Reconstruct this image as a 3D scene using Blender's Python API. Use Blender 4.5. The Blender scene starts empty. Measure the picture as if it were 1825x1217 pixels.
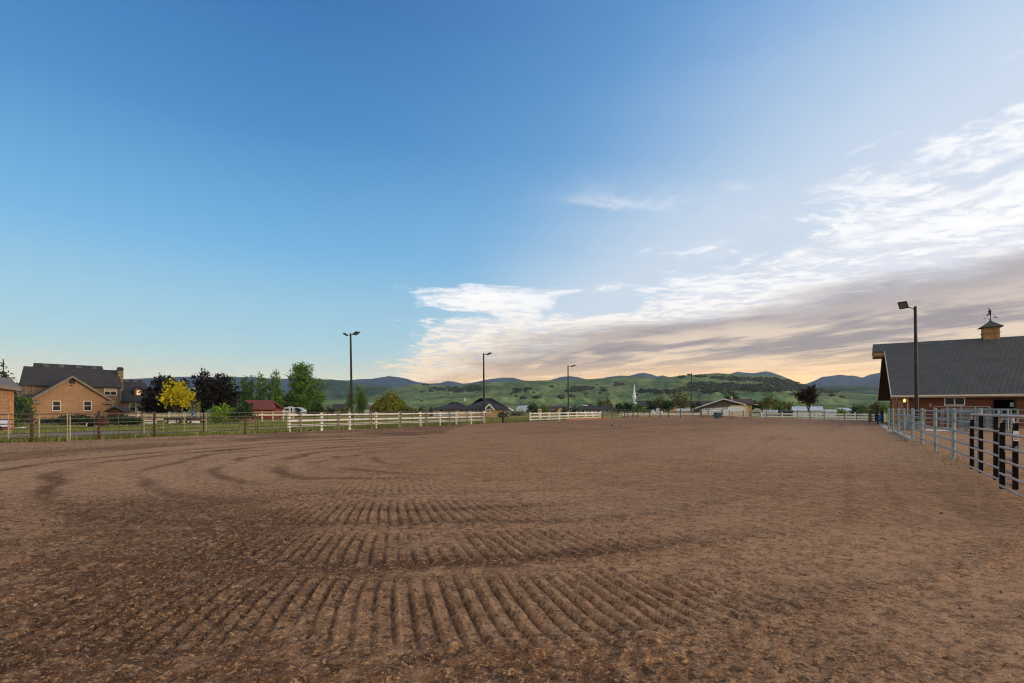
import bpy, math, random
import numpy as np
from mathutils import Vector, Matrix, noise as mnoise

random.seed(7)
R = math.radians
scene = bpy.context.scene
col = scene.collection
FPX, CX, HY, EYE = 900.0, 912.5, 728.0, 1.55      # focal length and horizon of the photograph in its own pixels

# ------------------------------------------------------------------ helpers
def gp(px, py, z=0.0):
    """ground point seen at a pixel"""
    d = (EYE - z) * FPX / (py - HY)
    return ((px - CX) / FPX * d, d)

def xat(px, d): return (px - CX) / FPX * d
def zat(py, d): return EYE + (HY - py) / FPX * d

class Frame:
    """upright local frame: origin on the ground at pixel column px and depth d, x axis turned by th"""
    def __init__(s, px, d, th=0.0):
        s.o = (xat(px, d), d); s.th = th; s.c = math.cos(th); s.s = math.sin(th)
    def x(s, px, y=0.0):
        k = (px - CX) / FPX
        return (k * (s.o[1] + y * s.c) - s.o[0] + y * s.s) / (s.c - k * s.s)
    def z(s, px, py, y=0.0):
        x = s.x(px, y)
        return zat(py, s.o[1] + x * s.s + y * s.c)
    def loc(s): return (s.o[0], s.o[1], 0.0)

class MB:
    def __init__(s): s.v = []; s.f = []; s.m = []; s.mi = 0
    def face(s, pts):
        b = len(s.v); s.v += [tuple(p) for p in pts]; s.f.append(tuple(range(b, b + len(pts)))); s.m.append(s.mi)
    def hexa(s, a, b):
        i = len(s.v); s.v += [tuple(p) for p in a] + [tuple(p) for p in b]
        n = len(a)
        s.f.append(tuple(i + k for k in reversed(range(n)))); s.m.append(s.mi)
        s.f.append(tuple(i + n + k for k in range(n))); s.m.append(s.mi)
        for k in range(n):
            k2 = (k + 1) % n
            s.f.append((i + k, i + k2, i + n + k2, i + n + k)); s.m.append(s.mi)
        return s
    def box(s, x0, x1, y0, y1, z0, z1):
        return s.hexa([(x0, y0, z0), (x1, y0, z0), (x1, y1, z0), (x0, y1, z0)],
                      [(x0, y0, z1), (x1, y0, z1), (x1, y1, z1), (x0, y1, z1)])
    def py(s, poly, y0, y1):      # polygon in x,z extruded along y
        return s.hexa([(x, y0, z) for x, z in poly], [(x, y1, z) for x, z in poly])
    def px(s, poly, x0, x1):      # polygon in y,z extruded along x
        return s.hexa([(x0, y, z) for y, z in poly], [(x1, y, z) for y, z in poly])
    def slab(s, q, t):            # planar polygon q as upper face, t thick downwards
        return s.hexa([(x, y, z - t) for x, y, z in q], q)
    def tube(s, p0, p1, r0, r1=None, n=6, caps=True):
        p0 = Vector(p0); p1 = Vector(p1); r1 = r0 if r1 is None else r1
        d = p1 - p0
        if d.length < 1e-6: return s
        a = d.orthogonal().normalized(); b = d.normalized().cross(a)
        i = len(s.v)
        for p, r in ((p0, r0), (p1, r1)):
            for k in range(n):
                t = 2 * math.pi * k / n
                s.v.append(tuple(p + a * (r * math.cos(t)) + b * (r * math.sin(t))))
        for k in range(n):
            k2 = (k + 1) % n
            s.f.append((i + k, i + k2, i + n + k2, i + n + k)); s.m.append(s.mi)
        if caps:
            s.f.append(tuple(i + k for k in reversed(range(n)))); s.m.append(s.mi)
            s.f.append(tuple(i + n + k for k in range(n))); s.m.append(s.mi)
        return s
    def path(s, pts, r, n=6):
        for a, b in zip(pts[:-1], pts[1:]): s.tube(a, b, r, None, n)
        return s
    def lathe(s, prof, n=16, cx=0, cy=0):
        i = len(s.v)
        for r, z in prof:
            for k in range(n):
                t = 2 * math.pi * k / n
                s.v.append((cx + r * math.cos(t), cy + r * math.sin(t), z))
        for j in range(len(prof) - 1):
            for k in range(n):
                k2 = (k + 1) % n
                s.f.append((i + j * n + k, i + j * n + k2, i + (j + 1) * n + k2, i + (j + 1) * n + k)); s.m.append(s.mi)
        return s
    def wheel(s, x, y, z, r, w, n=14):   # axle along y
        return s.tube((x, y - w / 2, z), (x, y + w / 2, z), r, None, n)
    def build(s, name, mat, parent=None, loc=(0, 0, 0), rotz=0.0, smooth=False):
        me = bpy.data.meshes.new(name)
        me.from_pydata(s.v, [], s.f)
        mats = mat if isinstance(mat, (list, tuple)) else [mat]
        for m in mats: me.materials.append(m)
        if len(mats) > 1: me.polygons.foreach_set('material_index', s.m)
        if smooth: me.polygons.foreach_set('use_smooth', [True] * len(s.f))
        me.update()
        o = bpy.data.objects.new(name, me); col.objects.link(o)
        o.location = loc; o.rotation_euler = (0, 0, rotz)
        if parent is not None: o.parent = parent
        return o

def tag(o, label=None, cat=None, group=None, kind=None):
    if label: o['label'] = label
    if cat: o['category'] = cat
    if group: o['group'] = group
    if kind: o['kind'] = kind
    return o

def thing(name, label, cat, loc=(0, 0, 0), rotz=0.0, group=None):
    o = bpy.data.objects.new(name, None); col.objects.link(o)
    o.empty_display_size = 0.3
    o.location = loc; o.rotation_euler = (0, 0, rotz)
    return tag(o, label, cat, group)

def copy_tree(o, parent=None):
    c = o.copy(); col.objects.link(c); c.parent = parent
    for ch in list(o.children): copy_tree(ch, c)
    return c

# ------------------------------------------------------------------ node helpers
class NT:
    def __init__(s, nt): s.nt = nt
    def new(s, t, **kw):
        n = s.nt.nodes.new(t)
        for k, v in kw.items(): setattr(n, k, v)
        return n
    def put(s, sock, v):
        if isinstance(v, bpy.types.NodeSocket): s.nt.links.new(v, sock)
        elif v is not None:
            if sock.type == 'RGBA' and len(v) == 3: v = (*v, 1)
            sock.default_value = v
    def m(s, op, a, b=None, c=None, clamp=False):
        n = s.new('ShaderNodeMath', operation=op, use_clamp=clamp)
        for i, v in enumerate((a, b, c)):
            if v is not None: s.put(n.inputs[i], v)
        return n.outputs[0]
    def add(s, a, b): return s.m('ADD', a, b)
    def sub(s, a, b): return s.m('SUBTRACT', a, b)
    def mul(s, a, b): return s.m('MULTIPLY', a, b)
    def div(s, a, b): return s.m('DIVIDE', a, b)
    def ss(s, x, a, b, lo=0.0, hi=1.0, kind='SMOOTHSTEP'):
        n = s.new('ShaderNodeMapRange', interpolation_type=kind)
        n.clamp = True
        for i, v in enumerate((x, a, b, lo, hi)): s.put(n.inputs[i], v)
        return n.outputs[0]
    def mix(s, f, a, b, blend='MIX'):
        n = s.new('ShaderNodeMix', data_type='RGBA', blend_type=blend)
        s.put(n.inputs[0], f); s.put(n.inputs[6], a); s.put(n.inputs[7], b)
        return n.outputs[2]
    def noise(s, vec, scale, detail=4.0, rough=0.55, dist=0.0, out=0):
        n = s.new('ShaderNodeTexNoise')
        if vec is not None: s.put(n.inputs['Vector'], vec)
        s.put(n.inputs['Scale'], scale); s.put(n.inputs['Detail'], detail)
        s.put(n.inputs['Roughness'], rough); s.put(n.inputs['Distortion'], dist)
        return n.outputs[out]
    def xyz(s, x, y, z):
        n = s.new('ShaderNodeCombineXYZ')
        for i, v in enumerate((x, y, z)): s.put(n.inputs[i], v)
        return n.outputs[0]
    def sep(s, v):
        n = s.new('ShaderNodeSeparateXYZ'); s.put(n.inputs[0], v); return n.outputs
    def ramp(s, f, stops):
        n = s.new('ShaderNodeValToRGB'); e = n.color_ramp.elements
        while len(e) < len(stops): e.new(0.5)
        for el, (p, c) in zip(e, stops): el.position = p; el.color = (*c, 1)
        s.put(n.inputs[0], f); return n.outputs[0]
    def obj(s): return s.new('ShaderNodeTexCoord').outputs['Object']
    def pos(s): return s.new('ShaderNodeNewGeometry').outputs['Position']
    def bump(s, h, strength=0.5, dist=0.02):
        n = s.new('ShaderNodeBump'); s.put(n.inputs['Strength'], strength); s.put(n.inputs['Distance'], dist)
        s.put(n.inputs['Height'], h); return n.outputs[0]

def newmat(name):
    m = bpy.data.materials.new(name); m.use_nodes = True
    n = NT(m.node_tree); b = m.node_tree.nodes['Principled BSDF']
    b.inputs['Specular IOR Level'].default_value = 0.3
    return m, n, b

def M(name, c, rough=0.7, var=0.18, scale=2.5, metal=0.0, bump=0.0, bscale=30.0, spec=0.3, dirt=None, dz=0.25):
    """plain paint, metal or timber with uneven wear; dirt = colour of the splash near the ground"""
    m, n, b = newmat(name)
    p = n.obj()
    f = n.noise(p, scale, 5, 0.6)
    base = n.mix(n.ss(f, 0.3, 0.7), tuple(x * (1 - var) for x in c), tuple(min(1, x * (1 + var)) for x in c))
    if dirt is not None:
        z = n.sep(n.pos())[2]
        k = n.mul(n.ss(n.add(z, n.mul(n.noise(p, 6, 4), 0.25)), 0.05, dz + 0.2, 1, 0), 0.75)
        base = n.mix(k, base, dirt)
    n.put(b.inputs['Base Color'], base)
    n.put(b.inputs['Roughness'], n.ss(n.noise(p, scale * 3, 4), 0.3, 0.7, rough - 0.08, min(1, rough + 0.08)))
    b.inputs['Metallic'].default_value = metal
    b.inputs['Specular IOR Level'].default_value = spec
    if bump: n.put(b.inputs['Normal'], n.bump(n.noise(p, bscale, 4), bump, 0.01))
    return m

def brickmat(name, c1, c2, mortar, w, h, kx=1.0, kz=1.0, gap=0.01, bump=0.4, rough=0.85, var=0.25):
    """courses (lap siding, wall shingles, roof shingles, stone) laid by height"""
    m, n, b = newmat(name)
    o = n.obj(); x, y, z = n.sep(o)
    u = n.mul(n.add(x, y), kx); v = n.mul(z, kz)
    vec = n.xyz(u, v, 0.0)
    t = n.new('ShaderNodeTexBrick')
    n.put(t.inputs['Vector'], vec); n.put(t.inputs['Color1'], c1); n.put(t.inputs['Color2'], c2); n.put(t.inputs['Mortar'], mortar)
    t.inputs['Scale'].default_value = 1.0; t.inputs['Mortar Size'].default_value = gap
    t.inputs['Brick Width'].default_value = w; t.inputs['Row Height'].default_value = h
    t.inputs['Bias'].default_value = 0.0
    f = n.noise(o, 0.8, 5, 0.6)
    c = n.mix(n.ss(f, 0.3, 0.75, 0, var), t.outputs['Color'], tuple(x * 0.45 for x in c1))
    g = n.noise(o, 7, 4, 0.7)
    c = n.mix(n.ss(g, 0.35, 0.75, 0, var * 0.8), c, tuple(min(1, x * 1.5) for x in c2))
    n.put(b.inputs['Base Color'], c); b.inputs['Roughness'].default_value = rough
    saw = n.m('FRACT', n.div(v, h))
    hgt = n.add(n.mul(n.sub(1.0, saw), 0.7), n.mul(t.outputs['Fac'], -0.5))
    n.put(b.inputs['Normal'], n.bump(hgt, bump, 0.02))
    return m

def leafmat(name, a, b_, c, trans=0.25):
    m, n, b = newmat(name)
    g = n.new('ShaderNodeNewGeometry')
    k = g.outputs['Random Per Island']
    colr = n.ramp(k, [(0.0, a), (0.5, b_), (1.0, c)])
    f = n.noise(n.obj(), 0.7, 3)
    colr = n.mix(n.ss(f, 0.35, 0.7, 0.0, 0.5), colr, a)
    n.put(b.inputs['Base Color'], colr); b.inputs['Roughness'].default_value = 0.6
    b.inputs['Specular IOR Level'].default_value = 0.2
    tr = n.new('ShaderNodeBsdfTranslucent'); n.put(tr.inputs[0], colr)
    mx = n.new('ShaderNodeMixShader'); mx.inputs[0].default_value = trans
    out = m.node_tree.nodes['Material Output']
    n.put(mx.inputs[1], b.outputs[0]); n.put(mx.inputs[2], tr.outputs[0]); n.put(out.inputs[0], mx.outputs[0])
    return m

def glass(name, c=(0.012, 0.015, 0.02)):
    m, n, b = newmat(name)
    n.put(b.inputs['Base Color'], n.mix(n.noise(n.obj(), 1.2, 3), c, tuple(x * 2.2 for x in c)))
    b.inputs['Roughness'].default_value = 0.12; b.inputs['Specular IOR Level'].default_value = 0.22
    return m

# ------------------------------------------------------------------ vector noise for the meshes
def _h(ix, iy, seed):
    n = (ix.astype(np.int64) * 374761393 + iy.astype(np.int64) * 668265263 + seed * 1442695041) & 0xffffffff
    n = ((n ^ (n >> 13)) * 1274126177) & 0xffffffff
    n = n ^ (n >> 16)
    return (n & 0xffffff) / float(0xffffff)

def vnoise(x, y, seed=0):
    ix = np.floor(x); iy = np.floor(y); fx = x - ix; fy = y - iy
    fx = fx * fx * (3 - 2 * fx); fy = fy * fy * (3 - 2 * fy)
    a = _h(ix, iy, seed); b = _h(ix + 1, iy, seed); c = _h(ix, iy + 1, seed); d = _h(ix + 1, iy + 1, seed)
    return (a * (1 - fx) + b * fx) * (1 - fy) + (c * (1 - fx) + d * fx) * fy

def fbm(x, y, oct=4, seed=0, gain=0.5):
    s = 0; a = 1; t = 0
    for k in range(oct):
        s = s + a * vnoise(x * 2 ** k + 17.3 * k, y * 2 ** k - 9.1 * k, seed + k); t += a; a *= gain
    return s / t

def sstep(x, a, b):
    t = np.clip((x - a) / (b - a), 0, 1); return t * t * (3 - 2 * t)

def gridmesh(name, X, Y, Z, mat, wrap=False, smooth=True):
    h, w = X.shape
    v = np.stack([X, Y, Z], -1).reshape(-1, 3).astype(np.float32)
    i = np.arange(h - 1)[:, None]; j = np.arange(w if wrap else w - 1)[None, :]
    a = i * w + j; b = i * w + (j + 1) % w; c = (i + 1) * w + (j + 1) % w; d = (i + 1) * w + j
    q = np.stack(np.broadcast_arrays(a, b, c, d), -1).reshape(-1, 4).astype(np.int32)
    me = bpy.data.meshes.new(name)
    me.vertices.add(len(v)); me.vertices.foreach_set('co', v.ravel())
    me.loops.add(q.size); me.loops.foreach_set('vertex_index', q.ravel())
    me.polygons.add(len(q)); me.polygons.foreach_set('loop_start', np.arange(0, q.size, 4, dtype=np.int32))
    me.polygons.foreach_set('use_smooth', np.full(len(q), smooth))
    me.update(); me.validate()
    me.materials.append(mat)
    o = bpy.data.objects.new(name, me); col.objects.link(o)
    return o

def soup(name, quads, mat, parent=None):
    """(n,4,3) array of loose quads -> mesh"""
    n = len(quads)
    me = bpy.data.meshes.new(name)
    me.vertices.add(n * 4); me.vertices.foreach_set('co', np.ascontiguousarray(quads, dtype=np.float32).ravel())
    me.loops.add(n * 4); me.loops.foreach_set('vertex_index', np.arange(n * 4, dtype=np.int32))
    me.polygons.add(n); me.polygons.foreach_set('loop_start', np.arange(0, n * 4, 4, dtype=np.int32))
    me.update(); me.validate()
    me.materials.append(mat)
    o = bpy.data.objects.new(name, me); col.objects.link(o)
    if parent is not None: o.parent = parent
    return o

# ------------------------------------------------------------------ camera, light, sky
cam = bpy.data.cameras.new('camera'); camo = bpy.data.objects.new('camera', cam); col.objects.link(camo)
camo.location = (0, 0, EYE); camo.rotation_euler = (R(90), 0, 0)
cam.sensor_width = 36; cam.lens = 36 * FPX / 1825
cam.shift_y = (HY - 608.5) / 1825
cam.clip_start = 0.1; cam.clip_end = 40000
scene.camera = camo

SUN_AZ, SUN_EL = R(112), R(9)
sv = Vector((math.sin(SUN_AZ) * math.cos(SUN_EL), math.cos(SUN_AZ) * math.cos(SUN_EL), math.sin(SUN_EL)))
sl = bpy.data.lights.new('sun', 'SUN'); slo = bpy.data.objects.new('sun', sl); col.objects.link(slo)
sl.energy = 2.0; sl.angle = R(16); sl.color = (1.0, 0.76, 0.52)
slo.rotation_euler = sv.to_track_quat('Z', 'Y').to_euler()

def lin(r, g, b):
    f = lambda u: (u / 255 / 12.92) if u <= 10 else ((u / 255 + 0.055) / 1.055) ** 2.4
    return (f(r), f(g), f(b))

def make_world():
    w = bpy.data.worlds.new('World'); scene.world = w; w.use_nodes = True
    nt = w.node_tree; nt.nodes.clear(); n = NT(nt)
    out = n.new('ShaderNodeOutputWorld'); bg = n.new('ShaderNodeBackground')
    d = n.new('ShaderNodeTexCoord').outputs['Generated']
    dx, dy, dz = n.sep(d)
    hor = n.m('SQRT', n.add(n.mul(dx, dx), n.mul(dy, dy)))
    el = n.mul(n.m('ARCTAN2', dz, hor), 180 / math.pi)          # degrees above the horizon
    az = n.mul(n.m('ARCTAN2', dx, dy), 180 / math.pi)           # degrees right of north (+y)
    # clear sky: deep blue overhead, paler and greener low down, milky towards the sunset side
    k = n.div(el, 60.0)
    left = n.ramp(k, [(0.0, lin(236, 240, 214)), (0.055, lin(200, 226, 222)), (0.13, lin(160, 204, 222)), (0.27, lin(106, 172, 218)),
                      (0.45, lin(58, 131, 193)), (0.62, lin(40, 105, 172)), (1.0, lin(28, 80, 152))])
    right = n.ramp(k, [(0.0, lin(238, 208, 168)), (0.06, lin(225, 212, 200)), (0.16, lin(172, 198, 222)), (0.35, lin(150, 192, 228)),
                       (0.55, lin(116, 170, 220)), (0.7, lin(98, 154, 212)), (1.0, lin(70, 120, 190))])
    base = n.mix(n.ss(az, -28, 52), left, right)
    # a cloud deck: plane coordinates, a = along the wind (towards azimuth -16 deg), b = across it
    zz = n.m('MAXIMUM', dz, 0.012)
    A0 = R(-16.3)
    ta = n.div(n.add(n.mul(dx, math.sin(A0)), n.mul(dy, math.cos(A0))), zz)
    tb = n.div(n.sub(n.mul(dx, math.cos(A0)), n.mul(dy, math.sin(A0))), zz)
    tc = n.div(ta, n.add(1.0, n.mul(ta, 0.06)))
    P = n.xyz(n.mul(tc, 1.9), n.mul(tb, 1.15), 3.7)
    warp = n.noise(P, 0.9, 4, 0.55, out=1)
    wv = n.new('ShaderNodeVectorMath', operation='MULTIPLY_ADD')
    n.put(wv.inputs[0], warp); wv.inputs[1].default_value = (0.8, 0.8, 0); n.put(wv.inputs[2], P)
    PW = wv.outputs[0]
    n1 = n.noise(PW, 1.15, 10, 0.60)          # billows
    n2 = n.noise(PW, 0.40, 4, 0.5)            # large masses
    P3 = n.xyz(n.mul(tc, 1.0), n.mul(tb, 2.6), 9.1)
    n3 = n.noise(P3, 0.8, 8, 0.62, 0.7)       # long streaks
    n4 = n.noise(PW, 4.0, 6, 0.65)            # ragged fibres
    def blob(ca, sa, cb, sb):
        a_ = n.div(n.sub(ta, ca), sa); b_ = n.div(n.sub(tb, cb), sb)
        return n.m('EXPONENT', n.mul(n.add(n.mul(a_, a_), n.mul(b_, b_)), -1.0))
    # broad veil, thickening towards the lower right
    veil = n.mul(n.ss(n.add(tb, n.mul(n.sub(n2, 0.5), 0.9)), 0.50, 2.1), 0.74)
    c = n.mix(veil, base, lin(222, 228, 238))
    # the cloud bank: its edge is at tb = 2.2 overhead and comes in to tb = 0.6 far off
    edge = n.add(n.ss(ta, 1.2, 3.0, -0.12, 0.0), n.ss(ta, 3.4, 4.3, 2.25, 0.80))
    e2 = n.ss(ta, 6.5, 9.5, 0.0, -0.22)
    q = n.sub(n.sub(tb, edge), e2)
    q = n.add(q, n.add(n.mul(n.sub(n1, 0.5), 2.2), n.mul(n.sub(n3, 0.5), 1.2)))
    q = n.add(q, n.mul(n.sub(n4, 0.5), 1.65))
    q = n.sub(q, n.mul(blob(4.50, 0.60, 2.25, 0.58), 2.8))
    q = n.sub(q, n.mul(blob(5.35, 0.28, 0.9, 0.9), 0.75))
    q = n.add(q, n.mul(blob(4.50, 0.50, 1.02, 0.60), 1.15))
    q = n.add(q, n.mul(blob(6.2, 0.9, 1.3, 0.7), 0.5))
    cover = n.ss(q, -0.12, 0.50)
    wisp = n.add(n.mul(blob(2.24, 0.07, 1.18, 0.20), 1.0), n.mul(blob(1.90, 0.035, 1.64, 0.10), 0.9))
    wisp = n.add(wisp, n.mul(blob(2.12, 0.16, 1.35, 0.35), 0.5))
    wisp = n.mul(wisp, n.ss(n.add(n3, n.mul(n.sub(n4, 0.5), 0.8)), 0.33, 0.72))
    c = n.mix(n.mul(wisp, 0.85), c, lin(232, 234, 240))
    tk = n.ss(ta, 3.8, 6.6, 3.75, 2.25)
    thick = n.add(n.sub(tb, tk), n.add(n.mul(n.sub(n2, 0.5), 2.6), n.mul(n.sub(n1, 0.5), 2.4)))
    shade = n.ss(thick, -0.6, 1.2)
    far = n.ss(el, 3.0, 13.0, 1.0, 0.0)
    lit = n.mix(far, (1.08, 1.05, 1.03), (1.22, 0.92, 0.60))
    gray = n.mix(n.ss(el, 4.0, 15.0, 1.0, 0.0), lin(142, 130, 142), lin(158, 138, 138))
    P5 = n.xyz(n.mul(tc, 0.55), n.mul(n.m('LOGARITHM', n.add(n.m('MAXIMUM', tb, 0.0), 1.0), 2.0), 2.6), 21.3)
    n5 = n.noise(P5, 1.0, 5, 0.5, 0.5)        # broad soft bands
    streak = n.ss(n.add(n5, n.add(n.mul(n.sub(n1, 0.5), 0.55), n.mul(n.sub(n3, 0.5), 0.3))), 0.44, 0.66)
    streak = n.mul(streak, n.ss(thick, 0.5, 2.4, 0.30, 1.0))
    gray = n.mix(n.mul(streak, 0.9), gray, n.mix(far, lin(212, 196, 192), (1.10, 0.80, 0.50)))
    lit = n.mix(n.ss(n.add(n4, n.mul(n.sub(n1, 0.5), 0.8)), 0.38, 0.60, 0.55, 0.0), lit, lin(196, 202, 222))
    cc = n.mix(shade, lit, gray)
    c = n.mix(n.mul(cover, n.ss(q, -0.1, 1.8, 0.75, 0.98)), c, cc)
    # glow along the horizon under the bank
    glow = n.mul(n.ss(el, 2.2, 6.2, 1.0, 0.0), n.ss(az, -18, 24, 0.25, 1.0))
    glow = n.mul(glow, n.ss(n3, 0.25, 0.6, 0.75, 1.0))
    c = n.mix(glow, c, (1.75, 1.08, 0.46))
    c = n.mix(n.ss(dz, -0.02, 0.0, 1.0, 0.0), c, (0.16, 0.13, 0.10))
    # clear-sky radiance of the low sun from the physical sky, mostly seen to the right and behind the camera
    sky = n.new('ShaderNodeTexSky', sky_type='NISHITA'); sky.sun_disc = False
    sky.sun_elevation = SUN_EL; sky.sun_rotation = SUN_AZ; sky.dust_density = 1.5
    back = n.ss(dy, -0.45, 0.25, 1.0, 0.0)
    tot = n.mix(1.0, c, n.mix(1.0, sky.outputs[0], (0.03, 0.03, 0.03), 'MULTIPLY'), 'ADD')
    # warm fill light added in the unseen sky behind the camera, as evening cloud
    warm_fill = n.mix(n.ss(n2, 0.35, 0.65), (1.18, 0.94, 0.67), (0.95, 0.80, 0.66))
    warm_fill = n.mix(n.ss(dz, -0.02, 0.0, 1.0, 0.0), warm_fill, (0.16, 0.13, 0.10))
    tot = n.mix(n.mul(back, 0.9), tot, warm_fill)
    n.put(bg.inputs['Color'], tot); bg.inputs['Strength'].default_value = 1.0
    n.put(out.inputs['Surface'], bg.outputs[0])
    w.cycles.sampling_method = 'MANUAL'; w.cycles.sample_map_resolution = 1024
make_world()

vs = scene.view_settings
vs.view_transform = 'Standard'; vs.look = 'None'; vs.exposure = 0.0; vs.gamma = 1.0; vs.use_curve_mapping = False
scene.render.engine = 'CYCLES'
scene.cycles.use_denoising = True
scene.cycles.max_bounces = 6; scene.cycles.diffuse_bounces = 3; scene.cycles.transparent_max_bounces = 8
scene.cycles.volume_bounces = 0
scene.render.film_transparent = False
scene.cycles.pixel_filter_type = 'BLACKMAN_HARRIS'; scene.cycles.filter_width = 1.15
# ------------------------------------------------------------------ ground, arena, hills
def polar_angles():
    a = np.concatenate([np.arange(-58, 58, 0.14), np.arange(58, 302, 2.0)])
    return np.radians(a)

AV = (0.549, 0.836)            # the long axis of the arena: both pipe fences run along it
AN = (0.836, -0.549)
LA = gp(57, 787); LB = gp(863, 754.5)
poly = [(LA[0] - 34 * AV[0], LA[1] - 34 * AV[1]), (LA[0], LA[1]), gp(515, 769.6), gp(863, 755.0), gp(944, 751), gp(1070, 746.8), gp(1110, 744.3),
        gp(1240, 742.2), gp(1345, 748), gp(1545, 750.5), gp(1585, 755), (38.6, 47.0), (62, 31.5), (66, -8), (20, -26), (-34, -20)]

def boundary(th):
    """distance from the camera to the dirt's edge in direction th"""
    r = np.full(th.shape, 1e9)
    sx, sy = np.sin(th), np.cos(th)
    for (x0, y0), (x1, y1) in zip(poly, poly[1:] + poly[:1]):
        ex, ey = x1 - x0, y1 - y0
        den = sx * ey - sy * ex
        with np.errstate(divide='ignore', invalid='ignore'):
            t = (x0 * ey - y0 * ex) / den
            u = (x0 * sy - y0 * sx) / den
        ok = (t > 0) & (u >= -1e-6) & (u <= 1 + 1e-6)
        r = np.where(ok, np.minimum(r, t), r)
    return r

TC = (-2.0, 15.9); TF = (-4.4, 16.2)              # centre of the harrow's turning circles
RINGS = [1.8, 3.1, 4.2, 5.2, 6.9, 9.4, 11.05, 12.75, 14.7]

def dirt_fields(X, Y):
    dx, dy = X - TC[0], Y - TC[1]
    wob = (fbm(X * 0.35, Y * 0.35, 3, 11) - 0.5) * 0.75
    r = np.hypot(dx, dy) + wob
    ph = np.arctan2(X - TF[0], TF[1] - Y)          # bearing of the harrow lines, 0 towards the camera
    h = np.zeros_like(X); crest = np.zeros_like(X); fur = np.zeros_like(X)
    near = sstep(r, 5.0, 8.5)
    left = sstep(ph + 0.10 * (fbm(X * 0.7, Y * 0.7, 3, 19) - 0.5), 0.02, 0.14)                 # furrows die out in the crumbly ground on the left
    right = 1 - sstep(ph, 0.44, 0.64)
    for k, (a, b) in enumerate(zip(RINGS[:-1], RINGS[1:])):
        t = np.clip((r - a) / (b - a), 0, 1)
        win = np.clip(np.sin(np.pi * np.clip((t - 0.12 - 0.16 * fbm(ph * 9, r * 0 + k, 3, 55)) / 0.80, 0, 1)), 0, 1) ** 0.45 * ((r > a) & (r < b))
        mid = 0.5 * (a + b)
        nf = 2 * np.pi * mid / 0.126
        s = ph * nf + 1.7 * k + (fbm(X * 0.9, Y * 0.9, 4, 40 + k) - 0.5) * 3.0 - 6.0 * (1 - t) ** 2
        saw = (s / (2 * np.pi)) % 1.0
        gw = 0.085 + 0.06 * fbm(X * 2.0, Y * 2.0, 2, 120 + k)
        prof = -np.exp(-((saw - 0.5) / gw) ** 2) + 0.45 * np.exp(-((saw - 0.76) / 0.10) ** 2)
        patch = sstep(fbm(X * 0.7, Y * 0.7, 4, 90 + k), 0.14, 0.38)
        fur = fur + prof * win * patch * (0.0 if k == 7 else 1.0)
        crest = crest + np.exp(-((r - b) / 0.17) ** 2) * (k < 8)
    fmask = left * right * (0.35 + 0.65 * near)
    h += fur * fmask * (0.025 + 0.022 * fbm(X * 1.1, Y * 1.1, 3, 29)) * (0.75 + 0.5 * fbm(X * 9, Y * 9, 2, 31))
    lump = fbm(X * 5.5, Y * 5.5, 4, 5) - 0.5
    fine = fbm(X * 17, Y * 17, 3, 8) - 0.5
    lr = 1 - 0.5 * sstep(ph, 0.3, 0.6)
    crest *= (0.25 + 0.9 * fbm(X * 1.2, Y * 1.2, 3, 21)) * (1 - 0.8 * sstep(ph, 0.5, 1.0))
    h += crest * 0.022 + crest * lump * 0.03
    crumb = (1 - 0.8 * sstep(ph, 0.10, 0.36)) * (1 - sstep(Y + 2.5 * (wob), 8.2, 10.2)) * (1 - sstep(ph, 0.45, 0.7))
    crumb = np.maximum(crumb, sstep(r, 12.5, 13.1) * (1 - sstep(ph, 0.30, 0.60)))
    h += (0.012 + 0.036 * crumb) * fine + 0.022 * lump * lr
    h += (fbm(X * 0.25, Y * 0.25, 3, 3) - 0.5) * 0.09
    # shallow wheel ruts of the turning tracks further out
    rut = np.zeros_like(X)
    for rr in (2.2, 3.7, 5.1, 6.5, 8.0, 9.5, 11.0):
        rut += np.exp(-((r - rr - (fbm(ph * 2.2 + rr, ph * 0 + rr, 2, 33) - 0.5) * 1.1) / 0.22) ** 2) * (0.45 + 0.55 * sstep(fbm(ph * 3 + rr * 5, r * 0.2, 2, 71), 0.30, 0.52))
    rut *= (1 - sstep(ph, 0.25, 0.8)) * (1 - 0.8 * crumb)
    h -= rut * 0.018
    # dampness / dust of the soil; groove and rut bottoms also darkened
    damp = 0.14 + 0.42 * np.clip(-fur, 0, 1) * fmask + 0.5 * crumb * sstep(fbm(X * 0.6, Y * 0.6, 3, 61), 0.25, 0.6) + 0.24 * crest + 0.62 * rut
    d = np.hypot(X, Y)
    farr = sstep(d, 24, 38) * (1 - sstep(X / np.maximum(Y, 1) , 0.36, 0.52)) * sstep(X / np.maximum(Y, 1), -0.62, -0.45)
    damp += 0.26 * farr + 0.30 * (fbm(X * 0.16, Y * 0.16, 5, 77) - 0.5) + 0.30 * (fbm(X * 0.8, Y * 0.8, 4, 78) - 0.5)
    lane = (X - AN[0] * 0) * AN[0] + Y * AN[1]      # across the arena; the right-hand lane is packed and pale
    damp += 0.10 * sstep(lane, -8, -4) * (1 - sstep(lane, 2.2, 3.2)) * (1 - sstep(d, 12, 26))
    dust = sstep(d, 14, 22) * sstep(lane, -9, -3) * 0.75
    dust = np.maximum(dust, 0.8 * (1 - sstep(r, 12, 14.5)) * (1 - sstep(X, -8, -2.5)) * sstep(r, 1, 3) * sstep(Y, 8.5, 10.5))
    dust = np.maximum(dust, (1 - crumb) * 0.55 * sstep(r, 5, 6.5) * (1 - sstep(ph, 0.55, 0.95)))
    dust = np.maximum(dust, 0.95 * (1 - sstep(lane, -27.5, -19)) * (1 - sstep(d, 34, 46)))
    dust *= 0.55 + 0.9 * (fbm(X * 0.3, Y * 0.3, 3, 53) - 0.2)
    damp -= 0.22 * (1 - sstep(lane, -29, -23)) * (1 - sstep(d, 36, 48))
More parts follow.
